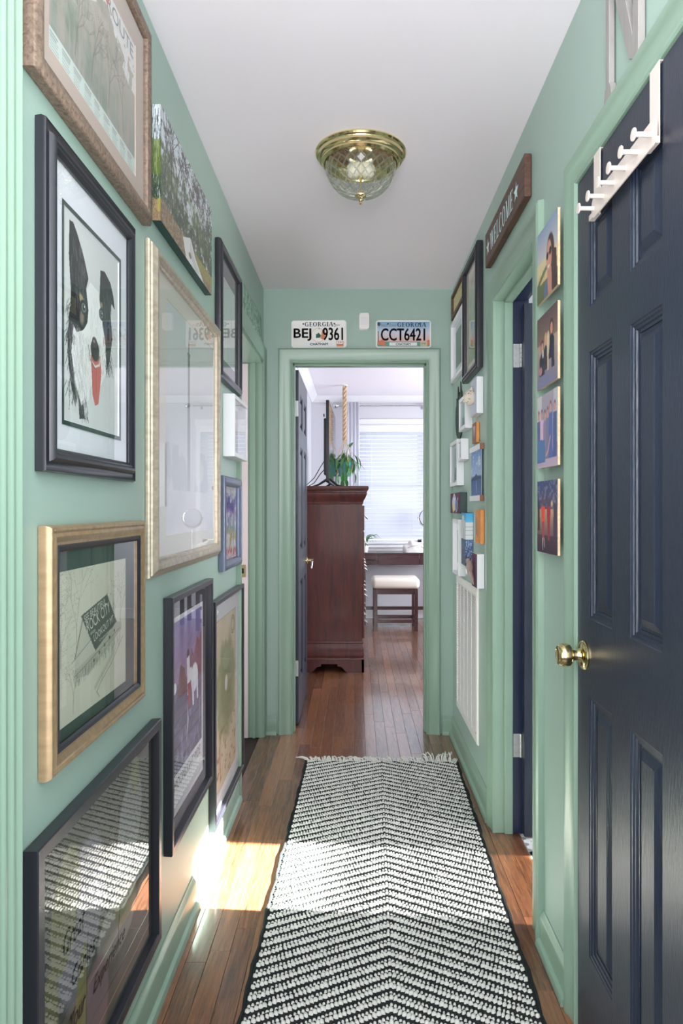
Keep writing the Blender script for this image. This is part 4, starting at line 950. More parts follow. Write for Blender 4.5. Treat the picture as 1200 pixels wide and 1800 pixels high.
picture('white framed picture with white mat, dark green glass reflection painted in, below the brown sampler', 'R', 3.36, 3.77, 1.91, 2.225, flat(.022, .018), 'whitef', 'whitem', (3.43, 3.70, 1.97, 2.165), a, (3.428, 3.702, 1.968, 2.167))
# round forest silhouette plaque
T = thing('round_plaque', 'dark green round metal plaque topped with pine tree silhouettes', 'plaque', frame_mat('R', 3.58, 1.712, .002))
mb = MB(); ol = []
for k in range(25): a_ = R(180 + 180 * k / 24); ol.append((.122 * math.cos(a_), .122 * math.sin(a_) * 1.0))
tops = [(.122, .0), (.118, .05), (.10, .06), (.095, .11), (.085, .065), (.07, .075), (.055, .165), (.04, .08), (.022, .09), (.01, .12), (-.002, .08), (-.018, .085), (-.035, .155), (-.05, .08), (-.065, .07), (-.08, .10), (-.092, .06), (-.112, .055), (-.122, 0)]
for i in range(len(tops) - 1):
    (xa, ya), (xb, yb) = tops[i], tops[i + 1]; mb.prism([(xa, 0), (xa, ya + .001), (xb, yb + .001), (xb, 0)], 0, .005)
c0 = [(0, 0)] + ol
mb.prism(ol, 0, .005)
mb.build('silhouette', 'dgreen', T)
def seaside(w, h, seed=1, dark=False):
    a = Art(w, h, (150, 176, 190)); a.grad(0, .6, (186, 206, 216), (160, 186, 196)); a.grad(.6, 1, (84, 110, 126), (60, 84, 98)); a.mix(a.rng(.5, .75, a.noise(6, 5, seed, 3)), (214, 224, 228), .5); return a
shadowbox('white shadow box with a seaside picture, in front of the round plaque', 'R', 3.19, 3.387, 1.607, 1.762, .034, seaside(50, 40), rim=.018, inset=.014)
shadowbox('larger white shadow box with a teal picture, below the round plaque', 'R', 3.44, 3.70, 1.352, 1.581, .035, seaside(50, 50, 3), rim=.018, inset=.018, abox=(-.30, .38, -.36, .36))
shadowbox('small white shadow box overlapping the larger teal one', 'R', 3.3, 3.405, 1.468, 1.566, .036, seaside(30, 30, 5), rim=.012, inset=.014, tilt=R(3))
# cat head canvas
def boxcanvas(name, label, cat, Y0, Y1, Z0, Z1, depth, art, emat, side='R', artmat='art', tilt=0):
    w, h = Y1 - Y0, Z1 - Z0
    T = thing(name, label, cat, frame_mat(side, (Y0 + Y1) / 2, (Z0 + Z1) / 2, .0015) @ Matrix.Rotation(tilt, 4, 'Z'))
    MB().box(-w / 2, w / 2, -h / 2, h / 2, 0, depth).build('box', emat, T, bevel=.0012)
    if art is not None: art.make('print', -w / 2 + .001, w / 2 - .001, -h / 2 + .001, h / 2 - .001, depth + .0006, T, artmat)
    return T
a = Art(20, 20, (196, 200, 216)); T = boxcanvas('sculpted_canvas', 'white box canvas with a spotted cream cat head modelled on its front', 'canvas', 2.917, 3.06, 1.636, 1.789, .029, a, 'whitef')
hm = MB().blob((0, 0, .044), (.030, .034, .024), 16, 12, lambda d: 1 + .12 * max(0, d.z) * (1 - abs(d.x)))
hm.blob((-.004, -.014, .062), (.014, .011, .012), 10, 8)
for sx in (-1, 1): hm.lathe([(.009, 0), (.007, .008), (.002, .014), (0, .015)], 8, 'y', (sx * .02, .026, .042))
hd = hm.build('cat_head', 'cat', T, smooth=80); hd['kind'] = 'stuff'
mb = MB()
for k in range(34):
    ph_, th_ = random.uniform(.5, 1.5), random.uniform(0, 6.28); d = Vector((math.sin(ph_) * math.cos(th_), math.sin(ph_) * math.sin(th_), math.cos(ph_)))
    mb.blob((d.x * .0298, d.y * .0338, .044 + d.z * .024), (.0028, .0022, .0015), 6, 4)
mb.blob((-.012, -.002, .066), (.003, .0025, .002), 8, 5).blob((.006, -.002, .066), (.003, .0025, .002), 8, 5).blob((-.004, -.010, .073), (.004, .003, .002), 8, 5)
mb.build('spots', 'spot', hd, kind='stuff')
# hanging little brown frame
a = Art(30, 36, (168, 150, 160)); a.grad(0, 1, (190, 176, 186), (120, 100, 106))
T = boxcanvas('hanging_picture', 'tiny orange-brown wooden picture hung by twine under the cat canvas', 'picture', 3.01, 3.1, 1.523, 1.61, .014, None, 'orange')
MB().loops(.09, .087, [(0, .0142), (0, .0165), (.012, .0165), (.013, .0145)]).build('rim', 'brownw', T); a.make('print', -.033, .033, -.032, .032, .0148, T)
MB().tube([(.035, .043, .008), (.01, .062, .004), (0, .070, .002), (-.01, .062, .004), (-.035, .043, .008)], .0012, 6).build('twine', 'rope', T)
# hanging poster
a = Art(90, 80, (120, 146, 190)); a.grad(0, .55, (110, 140, 190), (160, 182, 212)); a.mix(a.rng(.5, .68, a.noise(4, 6, 2, 4)) * (a.V < .6), (222, 228, 236), .9); a.grad(.6, 1, (70, 96, 146), (92, 112, 156)); a.poly([(.0, .6), (.35, .55), (.5, .5), (.62, .56), (1, .58), (1, .64), (0, .66)], (56, 72, 104)); a.ell(.5, .8, .02, .16, (206, 214, 232), .7)
T = thing('hanging_poster', 'blue sky and pier poster held between white wooden bars', 'poster', frame_mat('R', 3.03, 1.39, .0015))
for (y0, y1) in ((.096, .12), (-.12, -.096)):
    MB().box(-.145, .118, y0, y1, 0, .0165).build('bar', 'whitef', T, bevel=.001); MB().box(.1182, .1225, y0, y1, 0, .0165).build('bar_end', 'brownw', T)
a.make('print', -.14, .114, -.097, .097, .009, T); MB().box(-.14, .114, -.097, .097, .0075, .0087).build('sheet', 'whitem', T)
MB().tube([(.10, .12, .008), (.0, .152, .004), (-.10, .12, .008)], .0013, 6).build('twine', 'rope', T)
# purple bird panel
a = Art(90, 40, (92, 54, 78)); a.ell(.42, .5, .24, .42, (200, 204, 214)); a.ell(.42, .2, .1, .2, (220, 222, 228)); a.ell(.34, .75, .12, .25, (220, 210, 130), .8); a.ell(.6, .6, .1, .3, (110, 140, 190), .9); a.ell(.42, .18, .03, .07, (60, 60, 80)); a.ell(.8, .3, .04, .09, (210, 190, 200)); a.line([(.72, .4), (.78, .6), (.7, .85), (.6, .95)], .02, (210, 200, 214))
boxcanvas('painted_box', 'plum box canvas with a pale painted bird and dark green sides', 'canvas', 3.355, 3.686, 1.214, 1.316, .033, a, 'forest')
shadowbox('tall white shadow box below the painted bird', 'R', 3.385, 3.592, .91, 1.185, .036, Art(10, 10, (140, 160, 150)), rim=.014, inset=.02, abox=(-.30, .2, -.3, .3), glass=False)
# blue collage panel
a = Art(40, 90, (210, 214, 216)); a.grad(0, .14, (60, 150, 200), (120, 190, 220)); a.grad(.5, 1, (50, 80, 126), (44, 44, 78)); a.mix(a.rng(.55, .65, a.noise(20, 50, 2, 2)) * (a.V > .55), (150, 170, 206), .8); a.ell(.4, .1, .2, .06, (226, 228, 226)); a.line([(.6, .3), (.55, .9)], .03, (40, 40, 60))
T = boxcanvas('photo_block', 'blue and white harbour photo block wrapped around its sides', 'photo block', 3.174, 3.293, .977, 1.219, .035, a, 'forest', artmat='artg', tilt=R(-1.5))
a = Art(30, 90, (214, 218, 220)); a.grad(0, .17, (60, 160, 214), (90, 180, 224)); a.grad(.5, 1, (60, 90, 136), (48, 48, 84)); n_ = a.noise(16, 50, 4, 2); a.mix(a.rng(.52, .62, n_) * (a.V > .52), (170, 186, 214), .8); a.mix(((np.abs(a.V - .26) < .006) | (np.abs(a.V - .33) < .006) | (np.abs(a.V - .42) < .005)), (140, 150, 170), .8)
a.make('wrapped_edge', -.0175, .0175, -.1205, .1205, 0, T, 'artg', mat_l=Matrix.Translation((.0602, 0, .0175)) @ Matrix.Rotation(R(90), 4, 'Y'))
# orange box
a = Art(30, 36, (214, 146, 92)); a.mix((np.abs(a.U - .55) < .06) & (a.V > .3) & (a.V < .8), (120, 110, 100), .8); a.mix((np.abs(a.U - .2) < .08) & (a.V > .25) & (a.V < .75), (110, 120, 116), .8)
boxcanvas('wooden_box_sign', 'orange stained wooden block above the plum canvas', 'block', 2.90, 3.025, 1.091, 1.233, .016, a, 'orange')
# plum canvas with bird
T = boxcanvas('sculpted_canvas', 'plum fronted white box canvas with a small taupe bird perched on it', 'canvas', 2.893, 3.02, .906, 1.049, .031, Art(8, 8, (88, 56, 80)), 'whitef')
bm_ = MB().blob((-.012, .012, .050), (.016, .030, .015), 12, 10).blob((-.022, .038, .054), (.011, .012, .011), 10, 8)
bd = bm_.build('bird', 'bird', T, smooth=80); bd['kind'] = 'stuff'
MB().tube([(-.006, -.008, .048), (.006, -.035, .042), (.014, -.06, .037)], [.010, .008, .003], 8).build('tail', 'bird', bd, smooth=60)
MB().tube([(-.03, .038, .058), (-.04, .036, .06)], [.003, .0006], 6).build('beak', 'spot', bd)
MB().blob((-.014, -.002, .062), (.007, .018, .004), 8, 6).build('breast', 'ceramic', bd, smooth=80)

# welcome sign
T = thing('welcome_sign', 'dark walnut WELCOME sign with white letters and stars above the bathroom door', 'sign', frame_mat('R', 2.44, 2.2495, .0015))
MB().box(-.32, .32, -.0655, .0655, 0, .022).build('board', 'sign', T, bevel=.0025)
serif_text('WELCOME', -.215, .168, -.036, .03, .0226, 'paper', T)
mb = MB(); v, f = star(-.262, -.003, .033, .0226); MB().add(v, f).build('star', 'paper', T, fix=False); v, f = star(.212, -.003, .033, .0226); MB().add(v, f).build('star', 'paper', T, fix=False)

# return air grille
T = thing('return_air_grille', 'white return air grille low on the right wall', 'vent', frame_mat('R', 3.338, .552, .001))
gw, gh = .622, .682
MB().loops(gw, gh, [(0, 0), (0, .004), (.004, .009), (.01, .010), (.034, .010), (.036, .004), (.036, .001)], close=False).build('flange', 'ceramic', T)
MB().box(-gw / 2 + .03, gw / 2 - .03, -gh / 2 + .03, gh / 2 - .03, -.0002, .0006).build('backing', 'dark', T)  # dark sheet coloured as the shade inside the duct
ns = 50; gi = gw / 2 - .035
v = [(-gi, .002, .001), (gi, .002, .001), (gi, -.0025, .0085), (-gi, -.0025, .0085), (-gi, .0032, .001), (gi, .0032, .001), (gi, -.0013, .0085), (-gi, -.0013, .0085)]
sme = bpy.data.meshes.new('slat'); sme.from_pydata(v, [], [(0, 1, 2, 3), (7, 6, 5, 4), (3, 2, 6, 7), (0, 4, 5, 1), (1, 5, 6, 2), (0, 3, 7, 4)]); sme.materials.append(M['ceramic'])
for i in range(ns):
    o = bpy.data.objects.new('slat', sme); COL.objects.link(o); o.parent = T; o.location = (0, -gh / 2 + .042 + (gh - .084) * i / (ns - 1), 0)
for i in range(1, 5): boxo('divider', 'ceramic', T, -gi + 2 * gi * i / 5 - .006, -gi + 2 * gi * i / 5 + .006, -gh / 2 + .036, gh / 2 - .036, .0075, .0095)
for sx in (-1, 1):
    for sy in (-1, 1): MB().lathe([(.004, .0098), (.0035, .0115), (0, .012)], 8, 'z', (sx * (gw / 2 - .018), sy * (gh / 2 - .05), 0)).build('screw', 'steel', T)

# four photo blocks
def people_photo(i):
    a = Art(70, 76, (150, 160, 180))
    if i == 0:
        a.grad(0, .45, (140, 156, 186), (196, 192, 190)); a.grad(.45, .75, (214, 200, 160), (222, 190, 140)); a.grad(.75, 1, (110, 120, 80), (96, 108, 76))
        a.poly([(0, .72), (.3, .6), (.5, .56), (.5, .62), (.2, .72), (0, .82)], (104, 120, 96)); 
        for x in (.05, .12, .2, .28, .34): a.line([(x, 1), (x + .04, .62)], .008, (100, 112, 70), .8)
        a.ell(.66, .48, .2, .3, (74, 58, 60)); a.poly([(.7, .4), (.95, .5), (.98, 1), (.66, 1)], (78, 58, 58)); a.ell(.6, .5, .135, .25, (206, 150, 132)); a.poly([(.52, .68), (.72, .66), (.74, 1), (.5, 1)], (196, 140, 122))
        a.ell(.52, .46, .05, .055, (50, 36, 48)); a.ell(.66, .43, .055, .06, (50, 36, 48)); a.line([(.5, .46), (.72, .42)], .01, (50, 36, 48)); a.ell(.59, .62, .05, .022, (240, 226, 220)); a.poly([(.35, .84), (.52, .74), (.56, 1), (.34, 1)], (100, 112, 140))
    elif i == 1:
        a.grad(0, .4, (100, 80, 82), (132, 110, 98)); a.grad(.4, 1, (180, 156, 136), (126, 122, 150)); a.ell(.4, .9, .5, .14, (120, 122, 160), .7, 0, .6)
        for x, y, s_, c, hc in ((.26, .42, 1, (50, 52, 66), (90, 50, 46)), (.44, .36, 1, (58, 56, 66), (196, 160, 110)), (.72, .26, 1.25, (38, 42, 60), (60, 50, 50))):
            a.poly([(x - .13, y + .16), (x, y + .08), (x + .13, y + .16), (x + .12, y + .42), (x - .14, y + .42)], c); a.ell(x, y, .075 * s_, .09 * s_, hc); a.ell(x, y + .02, .05 * s_, .068 * s_, (214, 150, 126))
        a.ell(.56, .44, .07, .17, (216, 196, 166)); a.poly([(.5, .5), (.6, .5), (.58, .8), (.52, .8)], (206, 186, 158)); a.ell(.3, .54, .03, .06, (236, 232, 230)); a.ell(.18, .76, .08, .06, (190, 130, 126)); a.poly([(.7, .5), (.84, .5), (.86, .8), (.72, .8)], (50, 54, 76))
    elif i == 2:
        a.grad(0, .6, (166, 160, 172), (160, 150, 170)); a.grad(.6, 1, (176, 150, 176), (190, 170, 190)); a.mix((a.U < .24) * (a.V < .5), (206, 206, 206), .9); a.mix((a.U > .82) * (a.V < .7), (200, 196, 204), .8)
        for x, c, l in ((.08, (96, 106, 150), 0), (.24, (220, 186, 212), 0), (.4, (150, 130, 160), .02), (.54, (124, 124, 156), 0), (.68, (92, 106, 166), -.06), (.88, (84, 100, 146), -.04)):
            a.poly([(x - .08, .34 + l), (x + .08, .34 + l), (x + .09, .88), (x - .1, .88)], c); a.ell(x, .26 + l, .05, .08, (120, 80, 84)); a.ell(x, .28 + l, .04, .062, (214, 156, 150))
        a.poly([(.0, .6), (.4, .62), (.42, .92), (0, .92)], (88, 120, 168)); a.line([(.66, .6), (.56, .78), (.46, .84)], .025, (214, 160, 150))
    else:
        a.grad(0, .4, (64, 78, 124), (84, 78, 104)); a.grad(.4, 1, (196, 160, 130), (66, 44, 66)); a.mix(a.rng(.5, .6, a.noise(18, 20, 2, 3)) * (a.V < .45), (150, 140, 160), .7); a.ell(.74, .32, .07, .06, (226, 206, 150), .9, 0, .6); a.mix((a.V > .75), (58, 38, 60), .6)
        for x, c, c2 in ((.3, (226, 82, 66), (170, 70, 84)), (.58, (170, 50, 66), (150, 50, 70))):
            a.poly([(x - .09, .35), (x + .1, .35), (x + .08, .56), (x - .07, .56)], c); a.poly([(x - .06, .56), (x + .07, .56), (x + .05, .82), (x - .03, .82)], c2); a.ell(x, .28, .04, .055, (110, 76, 76))
        a.line([(.28, .8), (.29, .96)], .014, (226, 216, 222)); a.line([(.35, .8), (.38, .92)], .012, (226, 216, 222)); a.poly([(.82, .3), (.98, .34), (.98, .8), (.8, .78)], (74, 60, 84)); a.poly([(.02, .25), (.12, .3), (.14, .7), (.02, .7)], (56, 52, 70))
    return a
labs = ['wooden photo block of a person with sunglasses and long hair outdoors, topmost of its column', 'wooden photo block of three people crouching with a dog', 'wooden photo block of six people in blue and pink standing close together', 'wooden photo block of people in red costumes at night, lowest of its column']
for i, (zt, zb, lab) in enumerate(((1.9925, 1.799, labs[0]), (1.760, 1.564, labs[1]), (1.5435, 1.347, labs[2]), (1.312, 1.119, labs[3]))):
    T = thing('photo_block', lab, 'photo block', frame_mat('R', (1.752 + 1.947) / 2, (zt + zb) / 2, 0), 'square photo blocks between the two doors')
    h = zt - zb
    MB().box(-.0975, .0975, -h / 2, h / 2, .022, .0285).build('block', 'pine', T, bevel=.0005)
    MB().box(-.025, .025, -.03, .03, .0005, .022).build('wall_spacer', 'pine', T)
    people_photo(i).make('print', -.0973, .0973, -h / 2 + .0003, h / 2 - .0003, .0289, T)

# letter N over the closet door
T = thing('wooden_letter', 'grey wooden serif letter N standing on the closet door casing', 'letter', frame_mat('R', 1.37, 2.081, .001))
mb = MB()
h = .30
for p in ([(-.085, 0), (-.065, 0), (-.065, h), (-.085, h)], [(-.095, 0), (-.05, 0), (-.06, .028), (-.09, .028)], [(-.085, h), (-.04, h), (.075, .0), (.058, .0), (.04, .01)], [(.055, 0), (.085, 0), (.085, h), (.065, h)], [(.05, h - .02), (.1, h - .02), (.1, h), (.05, h)], [(-.1, h - .02), (-.05, h - .02), (-.05, h), (-.1, h)]):
    kq = getattr(mb, 'k', 0); mb.k = kq + 1; mb.prism(p, .002 - .0002 * kq, .014 + .0002 * kq)
mb.build('letter_face', 'greyw', T, bevel=.001)

# over-door hook rack
T = thing('over_door_hook_rack', 'ivory metal over-the-door rack with six pegs on the dark closet door', 'hook rack', frame_mat('R', 1.355, 1.885, .0065))
p = rrect(.325, .046, .018)
MB().prism(p, .014, .0165).build('bar', 'rack', T)
for x in (-.165, .128):
    mb = MB().box(x - .02 + (.0), x + .02, -.005, .128, .0022, .0042).box(x - .02, x + .02, -.016, -.004, .0022, .0150).box(x - .02, x + .02, .126, .1282, -.018, .004)
    mb.build('strap', 'rack', T, bevel=.0008)
pg = None
for i in range(6):
    x = -.150 + .2975 * i / 5
    if pg is None:
        mb = MB().lathe([(.0045, .0160), (.0045, .046), (.006, .0465), (.0105, .047), (.0112, .0485), (.0105, .050), (0, .0505)], 20, 'z')
        pg = mb.build('peg', 'rack', T, smooth=40); pg.location = (x, -.002, 0)
    else:
        o = pg.copy(); COL.objects.link(o); o.parent = T; o.location = (x, -.002, 0)

# ------------------------------------------------------------------ ceiling light
T = thing('ceiling_light', 'flush brass ceiling light with a diamond-cut clear glass bowl', 'ceiling light', Matrix.Translation((.017, 2.375, CH)))
pr = [(.0, 0), (.154, 0), (.1545, -.004), (.151, -.009), (.146, -.011), (.144, -.016), (.1445, -.021), (.139, -.027), (.134, -.029), (.1335, -.034), (.128, -.040), (.124, -.0405), (.122, -.034), (.10, -.012), (0, -.012)]
MB().lathe(pr, 64, 'z').build('canopy', 'brass', T, smooth=28)
NS = 22; rows = 9; prof = []
for i in range(rows + 1):
    t = i / rows; a_ = t * R(86); prof.append((.119 * math.cos(a_) ** .8 if i < rows else .012, -.040 - .105 * math.sin(a_) ** 1.15))
mb = MB(); V = []; F = []
def pt(i, j):
    r_, z = prof[i]; a_ = 2 * math.pi * (j + (.5 if i % 2 else 0)) / NS; return Vector((r_ * math.cos(a_), r_ * math.sin(a_), z))
for i in range(1, rows):
    for j in range(NS):
        if i % 2: L_, R_ = pt(i, j - 1), pt(i, j); up, dn = pt(i - 1, j), pt(i + 1, j)
        else: L_, R_ = pt(i, j), pt(i, j + 1); up, dn = pt(i - 1, j), pt(i + 1, j)
        if i % 2 == 0: up = pt(i - 1, j); dn = pt(i + 1, j)
        c = (L_ + R_ + up + dn) / 4; nrm = Vector((c.x, c.y, c.z * .5 + .02)).normalized(); ci_ = [p.lerp(c, .22) + nrm * .0034 for p in (up, R_, dn, L_)]
        b = len(V); V += [tuple(up), tuple(R_), tuple(dn), tuple(L_)] + [tuple(p) for p in ci_]
        F += [(b + 4, b + 5, b + 6, b + 7)]; F2 = globals().setdefault('F2', []); F2 += [(b + k, b + (k + 1) % 4, b + 4 + (k + 1) % 4, b + 4 + k) for k in range(4)]
for j in range(NS):  # top band
    b = len(V); V += [tuple(pt(0, j)), tuple(pt(0, j + 1)), tuple(pt(1, j))]; F.append((b, b + 1, b + 2))
gb = mb.add(V, F).build('glass_bowl', 'cglass', T, fix=False, kind='stuff'); MB().add(V, F2).build('cut_edges', 'cedge', gb, fix=False, kind='stuff')
MB().lathe([(.0, -.136), (.019, -.138), (.0205, -.143), (.018, -.149), (.012, -.153), (.006, -.157), (.0045, -.162), (.0065, -.166), (.006, -.172), (0, -.175)], 24, 'z').build('finial', 'brass', T, smooth=40)
MB().lathe([(.004, -.012), (.004, -.138)], 8, 'z').build('centre_rod', 'brass', T)
for s_ in (-1, 1):
    m4 = Matrix.Translation((s_ * .03, 0, -.03)) @ Matrix.Rotation(s_ * R(62), 4, 'Y')
    sk = MB().lathe([(.013, -.02), (.013, .008), (0, .008)], 14, 'z').build('socket', 'steel', T, mat_l=m4)
    MB().lathe([(.012, -.02), (.014, -.03), (.024, -.048), (.027, -.06), (.023, -.075), (.012, -.085), (0, -.087)], 16, 'z').build('bulb', 'bulb', sk, smooth=60)

# ------------------------------------------------------------------ runner rug
RG = thing('runner_rug', 'long charcoal and ivory chevron woven runner rug with white fringe along the hallway floor', 'rug', Matrix.Translation((.126, 3.41, .001)) @ Matrix.Rotation(R(-1.3), 4, 'Z'))
RWD, RLN = .368, 2.55
mb = MB(); nn = 60
pts = []
for i in range(nn + 1):
    y = -RLN * i / nn; wv = .0025 * math.sin(i * .9) + .002 * math.sin(i * 2.3 + 1); pts.append((RWD + wv, y))
V = []; 
for (w_, y) in pts: V += [(-w_, y, 0), (-w_, y, .006), (w_, y, .006), (w_, y, 0)]
F = [(4 * i + k, 4 * i + k + 1, 4 * i + 5 + k, 4 * i + 4 + k) for i in range(nn) for k in range(3)] + [(0, 1, 2, 3)]
mb.add(V, F).build('base_weave', 'rugd', RG)
P_ = .0432; SL = .53
def bead_field(rows_def, name, mat):
    C = []; S = []
    rb = np.random.RandomState(5)
    for (off, sp, a_, b_, hh) in rows_def:
        for r_ in range(int(RLN / P_) + 6):
            y0 = -.004 + SL * .37 - r_ * P_ - off
            for k in range(-40, 41):
                x = (k + .5 * 0) * sp
                if abs(x) > RWD - .008: continue
                y = y0 - SL * abs(x)
                if y > -.008 or y < -RLN + .01: continue
                C.append((x + rb.randn() * .0006, y + rb.randn() * .0006, .006)); S.append((a_ * (1 + .12 * rb.randn()), b_ * (1 + .12 * rb.randn()), hh * (1 + .15 * rb.randn()), -math.copysign(math.atan(SL), x) if x else 0))
    C = np.array(C); S = np.array(S); n = len(C)
    ring = [(math.cos(t), math.sin(t)) for t in np.linspace(0, 2 * math.pi, 7)[:-1]]
    base = np.array([(x, y, -.1) for x, y in ring] + [(x * .72, y * .72, .72) for x, y in ring] + [(0, 0, 1)])
    ca, sa = np.cos(S[:, 3])[:, None], np.sin(S[:, 3])[:, None]
    X = base[None, :, 0] * S[:, 0:1]; Y = base[None, :, 1] * S[:, 1:2]; Z = base[None, :, 2] * S[:, 2:3]
    Vv = np.stack([X * ca - Y * sa + C[:, 0:1], X * sa + Y * ca + C[:, 1:2], Z + C[:, 2:3]], 2).reshape(-1, 3)
    tri = []
    for i in range(6):
        j = (i + 1) % 6; tri += [(i, j, 6 + j), (i, 6 + j, 6 + i), (6 + i, 6 + j, 12)]
    F_ = (np.array(tri)[None] + (np.arange(n) * 13)[:, None, None]).reshape(-1, 3)
    me = fast_mesh(name, Vv, F_); me.polygons.foreach_set('use_smooth', [True] * len(me.polygons))
    link(name, me, mat, RG, kind='stuff')
bead_field([(.0110, .0098, .0042, .0052, .0050), (.0268, .0104, .0064, .0092, .0066)], 'ivory_loops', 'rugw')
bead_field([(.0402, .0104, .0056, .0042, .0040), (.0172, .0104, .0050, .0012, .0036)], 'charcoal_loops', 'rugd')
mb = MB()
for s_ in (-1, 1): mb.tube([(s_ * (w_ - .001), y, .005) for w_, y in pts], .005, 6)
mb.build('side_binding', 'rugd', RG, smooth=60, kind='stuff')
mb = MB(); rf = random.Random(2)
for k in range(108):
    x = -RWD + .004 + k * (2 * RWD - .008) / 107; ln = rf.uniform(.03, .05); dx = rf.uniform(-.02, .02) - .012 + (.02 if k > 90 else 0); lift = rf.uniform(0, .01) + (.03 * rf.random() if 84 < k < 104 else 0)
    if k < 3: dx = -.05
    mb.tube([(x, -.004, .006), (x + dx * .3, ln * .4, .008 + lift * .6), (x + dx * .8, ln * .8, .006 + lift), (x + dx * 1.2, ln, .004 + lift * .6)], [.0034, .0034, .003, .0016], 5)
mb.build('fringe', 'rugw', RG, smooth=80, kind='stuff')

# ================================================================== bedroom furniture
# chest of drawers
CY0, CY1, CX0, CX1 = 5.30, 6.78, -.45, .05
T = thing('chest_of_drawers', 'tall cherry wood chest of drawers side-on behind the bedroom door', 'chest', Matrix.Translation(((CX0 + CX1) / 2, (CY0 + CY1) / 2, 0)))
cw, cl = (CX1 - CX0) / 2, (CY1 - CY0) / 2
def ringm(prof_, w, l):
    return MB().loops(2 * w, 2 * l, prof_)
MB().box(-cw, cw, -cl, cl, .185, 1.30).build('carcass', 'cherry', T, bevel=.002)
ml = MB().loops(2 * cw, 2 * cl, [(0, 1.27), (-.006, 1.275), (-.006, 1.285), (-.012, 1.30), (-.026, 1.325), (-.034, 1.345), (-.034, 1.358), (-.028, 1.365), (-.028, 1.372), (-.044, 1.378), (-.047, 1.385), (-.047, 1.402), (-.042, 1.408)], fill=True)
ml.build('top_moulding', 'cherry', T, smooth=30)
MB().loops(2 * cw, 2 * cl, [(0, .235), (-.006, .232), (-.008, .222), (-.004, .216), (-.006, .2), (-.012, .17), (-.014, .13), (-.010, .11), (-.016, .105), (-.018, .098), (-.010, .095)]).build('base_moulding', 'cherry', T, smooth=30)
def apron(w, to):
    h1 = .098; pts = [(-w, h1), (-w, .0), (-w + .17, .0), (-w + .19, .012), (-w + .215, .03), (-w + .23, .044), (-w + .26, .05), (-w + .262, .062)] if w > .25 else None
    f_ = [(-w, 0), (-w + .13, 0), (-w + .145, .012), (-w + .165, .034), (-w + .175, .042), (-w + .2, .045), (-w + .203, .062)]
    pl_ = f_ + [(-x, y) for x, y in reversed(f_)] ; top = [(w, h1), (-w, h1)]
    mb = MB()
    m_ = [(x, y) for x, y in f_] + [(0, .062)]
    for sgn_ in (-1, 1):
        for i in range(len(m_) - 1):
            (xa, ya), (xb, yb) = m_[i], m_[i + 1]
            if xb - xa < 1e-4: continue
            q4 = [(xa * -sgn_, ya), (xb * -sgn_, yb), (xb * -sgn_, h1), (xa * -sgn_, h1)]
            mb.prism(q4, 0, .018, to)
    return mb
apron(cw + .013, lambda x, y, z: (x, -cl - .013 + z, y)).build('bracket_foot', 'cherry', T)
apron(cw + .013, lambda x, y, z: (x, cl + .013 - z, y)).build('bracket_foot', 'cherry', T)
apron(cl + .013, lambda x, y, z: (cw + .013 - z, x, y)).build('bracket_foot', 'cherry', T)
apron(cl + .013, lambda x, y, z: (-cw - .013 + z, x, y)).build('bracket_foot', 'cherry', T)
for r_ in range(5):
    z0 = .25 + r_ * .205
    for cc in range(2):
        y0 = -cl + .03 + cc * (cl - .015); y1 = y0 + cl - .045
        dr = MB().box(cw, cw + .016, y0, y1, z0, z0 + .19).build('drawer', 'cherry', T, bevel=.004)
        for yy in ((y0 + y1) / 2 - .18, (y0 + y1) / 2 + .18):
            MB().tube([(cw + .016, yy - .04, z0 + .115), (cw + .035, yy - .035, z0 + .10), (cw + .042, yy, z0 + .085), (cw + .035, yy + .035, z0 + .10), (cw + .016, yy + .04, z0 + .115)], .0035, 6).build('handle', 'steel', dr, smooth=60)
# television
T = thing('television', 'flat black television seen edge-on on top of the cherry chest', 'television', Matrix.Translation((-.215, 6.13, 1.4115)) @ Matrix.Rotation(R(-1.0), 4, 'Z'))
hl = .56
MB().prism(rrect(2 * hl, .655, .01), -.012, .012, lambda x, y, z: (z, x, y + .365)).build('bezel', 'blackm', T, bevel=.001)
MB().box(.0121, .0128, -hl + .008, hl - .008, .055, .682).build('screen', 'screen', T)
MB().box(-.036, -.012, -hl + .10, hl - .10, .1, .56).build('rear_housing', 'blackm', T, bevel=.008)
MB().box(-.042, -.034, -.42, -.38, .58, .60).build('rear_port_cover', 'blackm', T)
for s_ in (-1, 1):
    y = s_ * .40
    MB().tube([(-.13, y - .02, .005), (-.08, y - .01, .022), (-.02, y, .06), (0, y, .075), (.02, y - .003, .06), (.07, y - .012, .018), (.12, y - .02, .005)], [.006, .008, .011, .013, .011, .008, .006], 8).build('foot', 'blackm', T, smooth=60)
for k, (z1, z0, x0) in enumerate(((.25, .06, -.17), (.17, .03, -.15))):
    MB().tube([(-.036, -.2, z1), (-.08, -.22, z1 * .7), (-.13, -.24, z0 * 1.4), (x0 - .04, -.26, .006)], .0035, 6).build('cable', 'blackm', T, smooth=60)
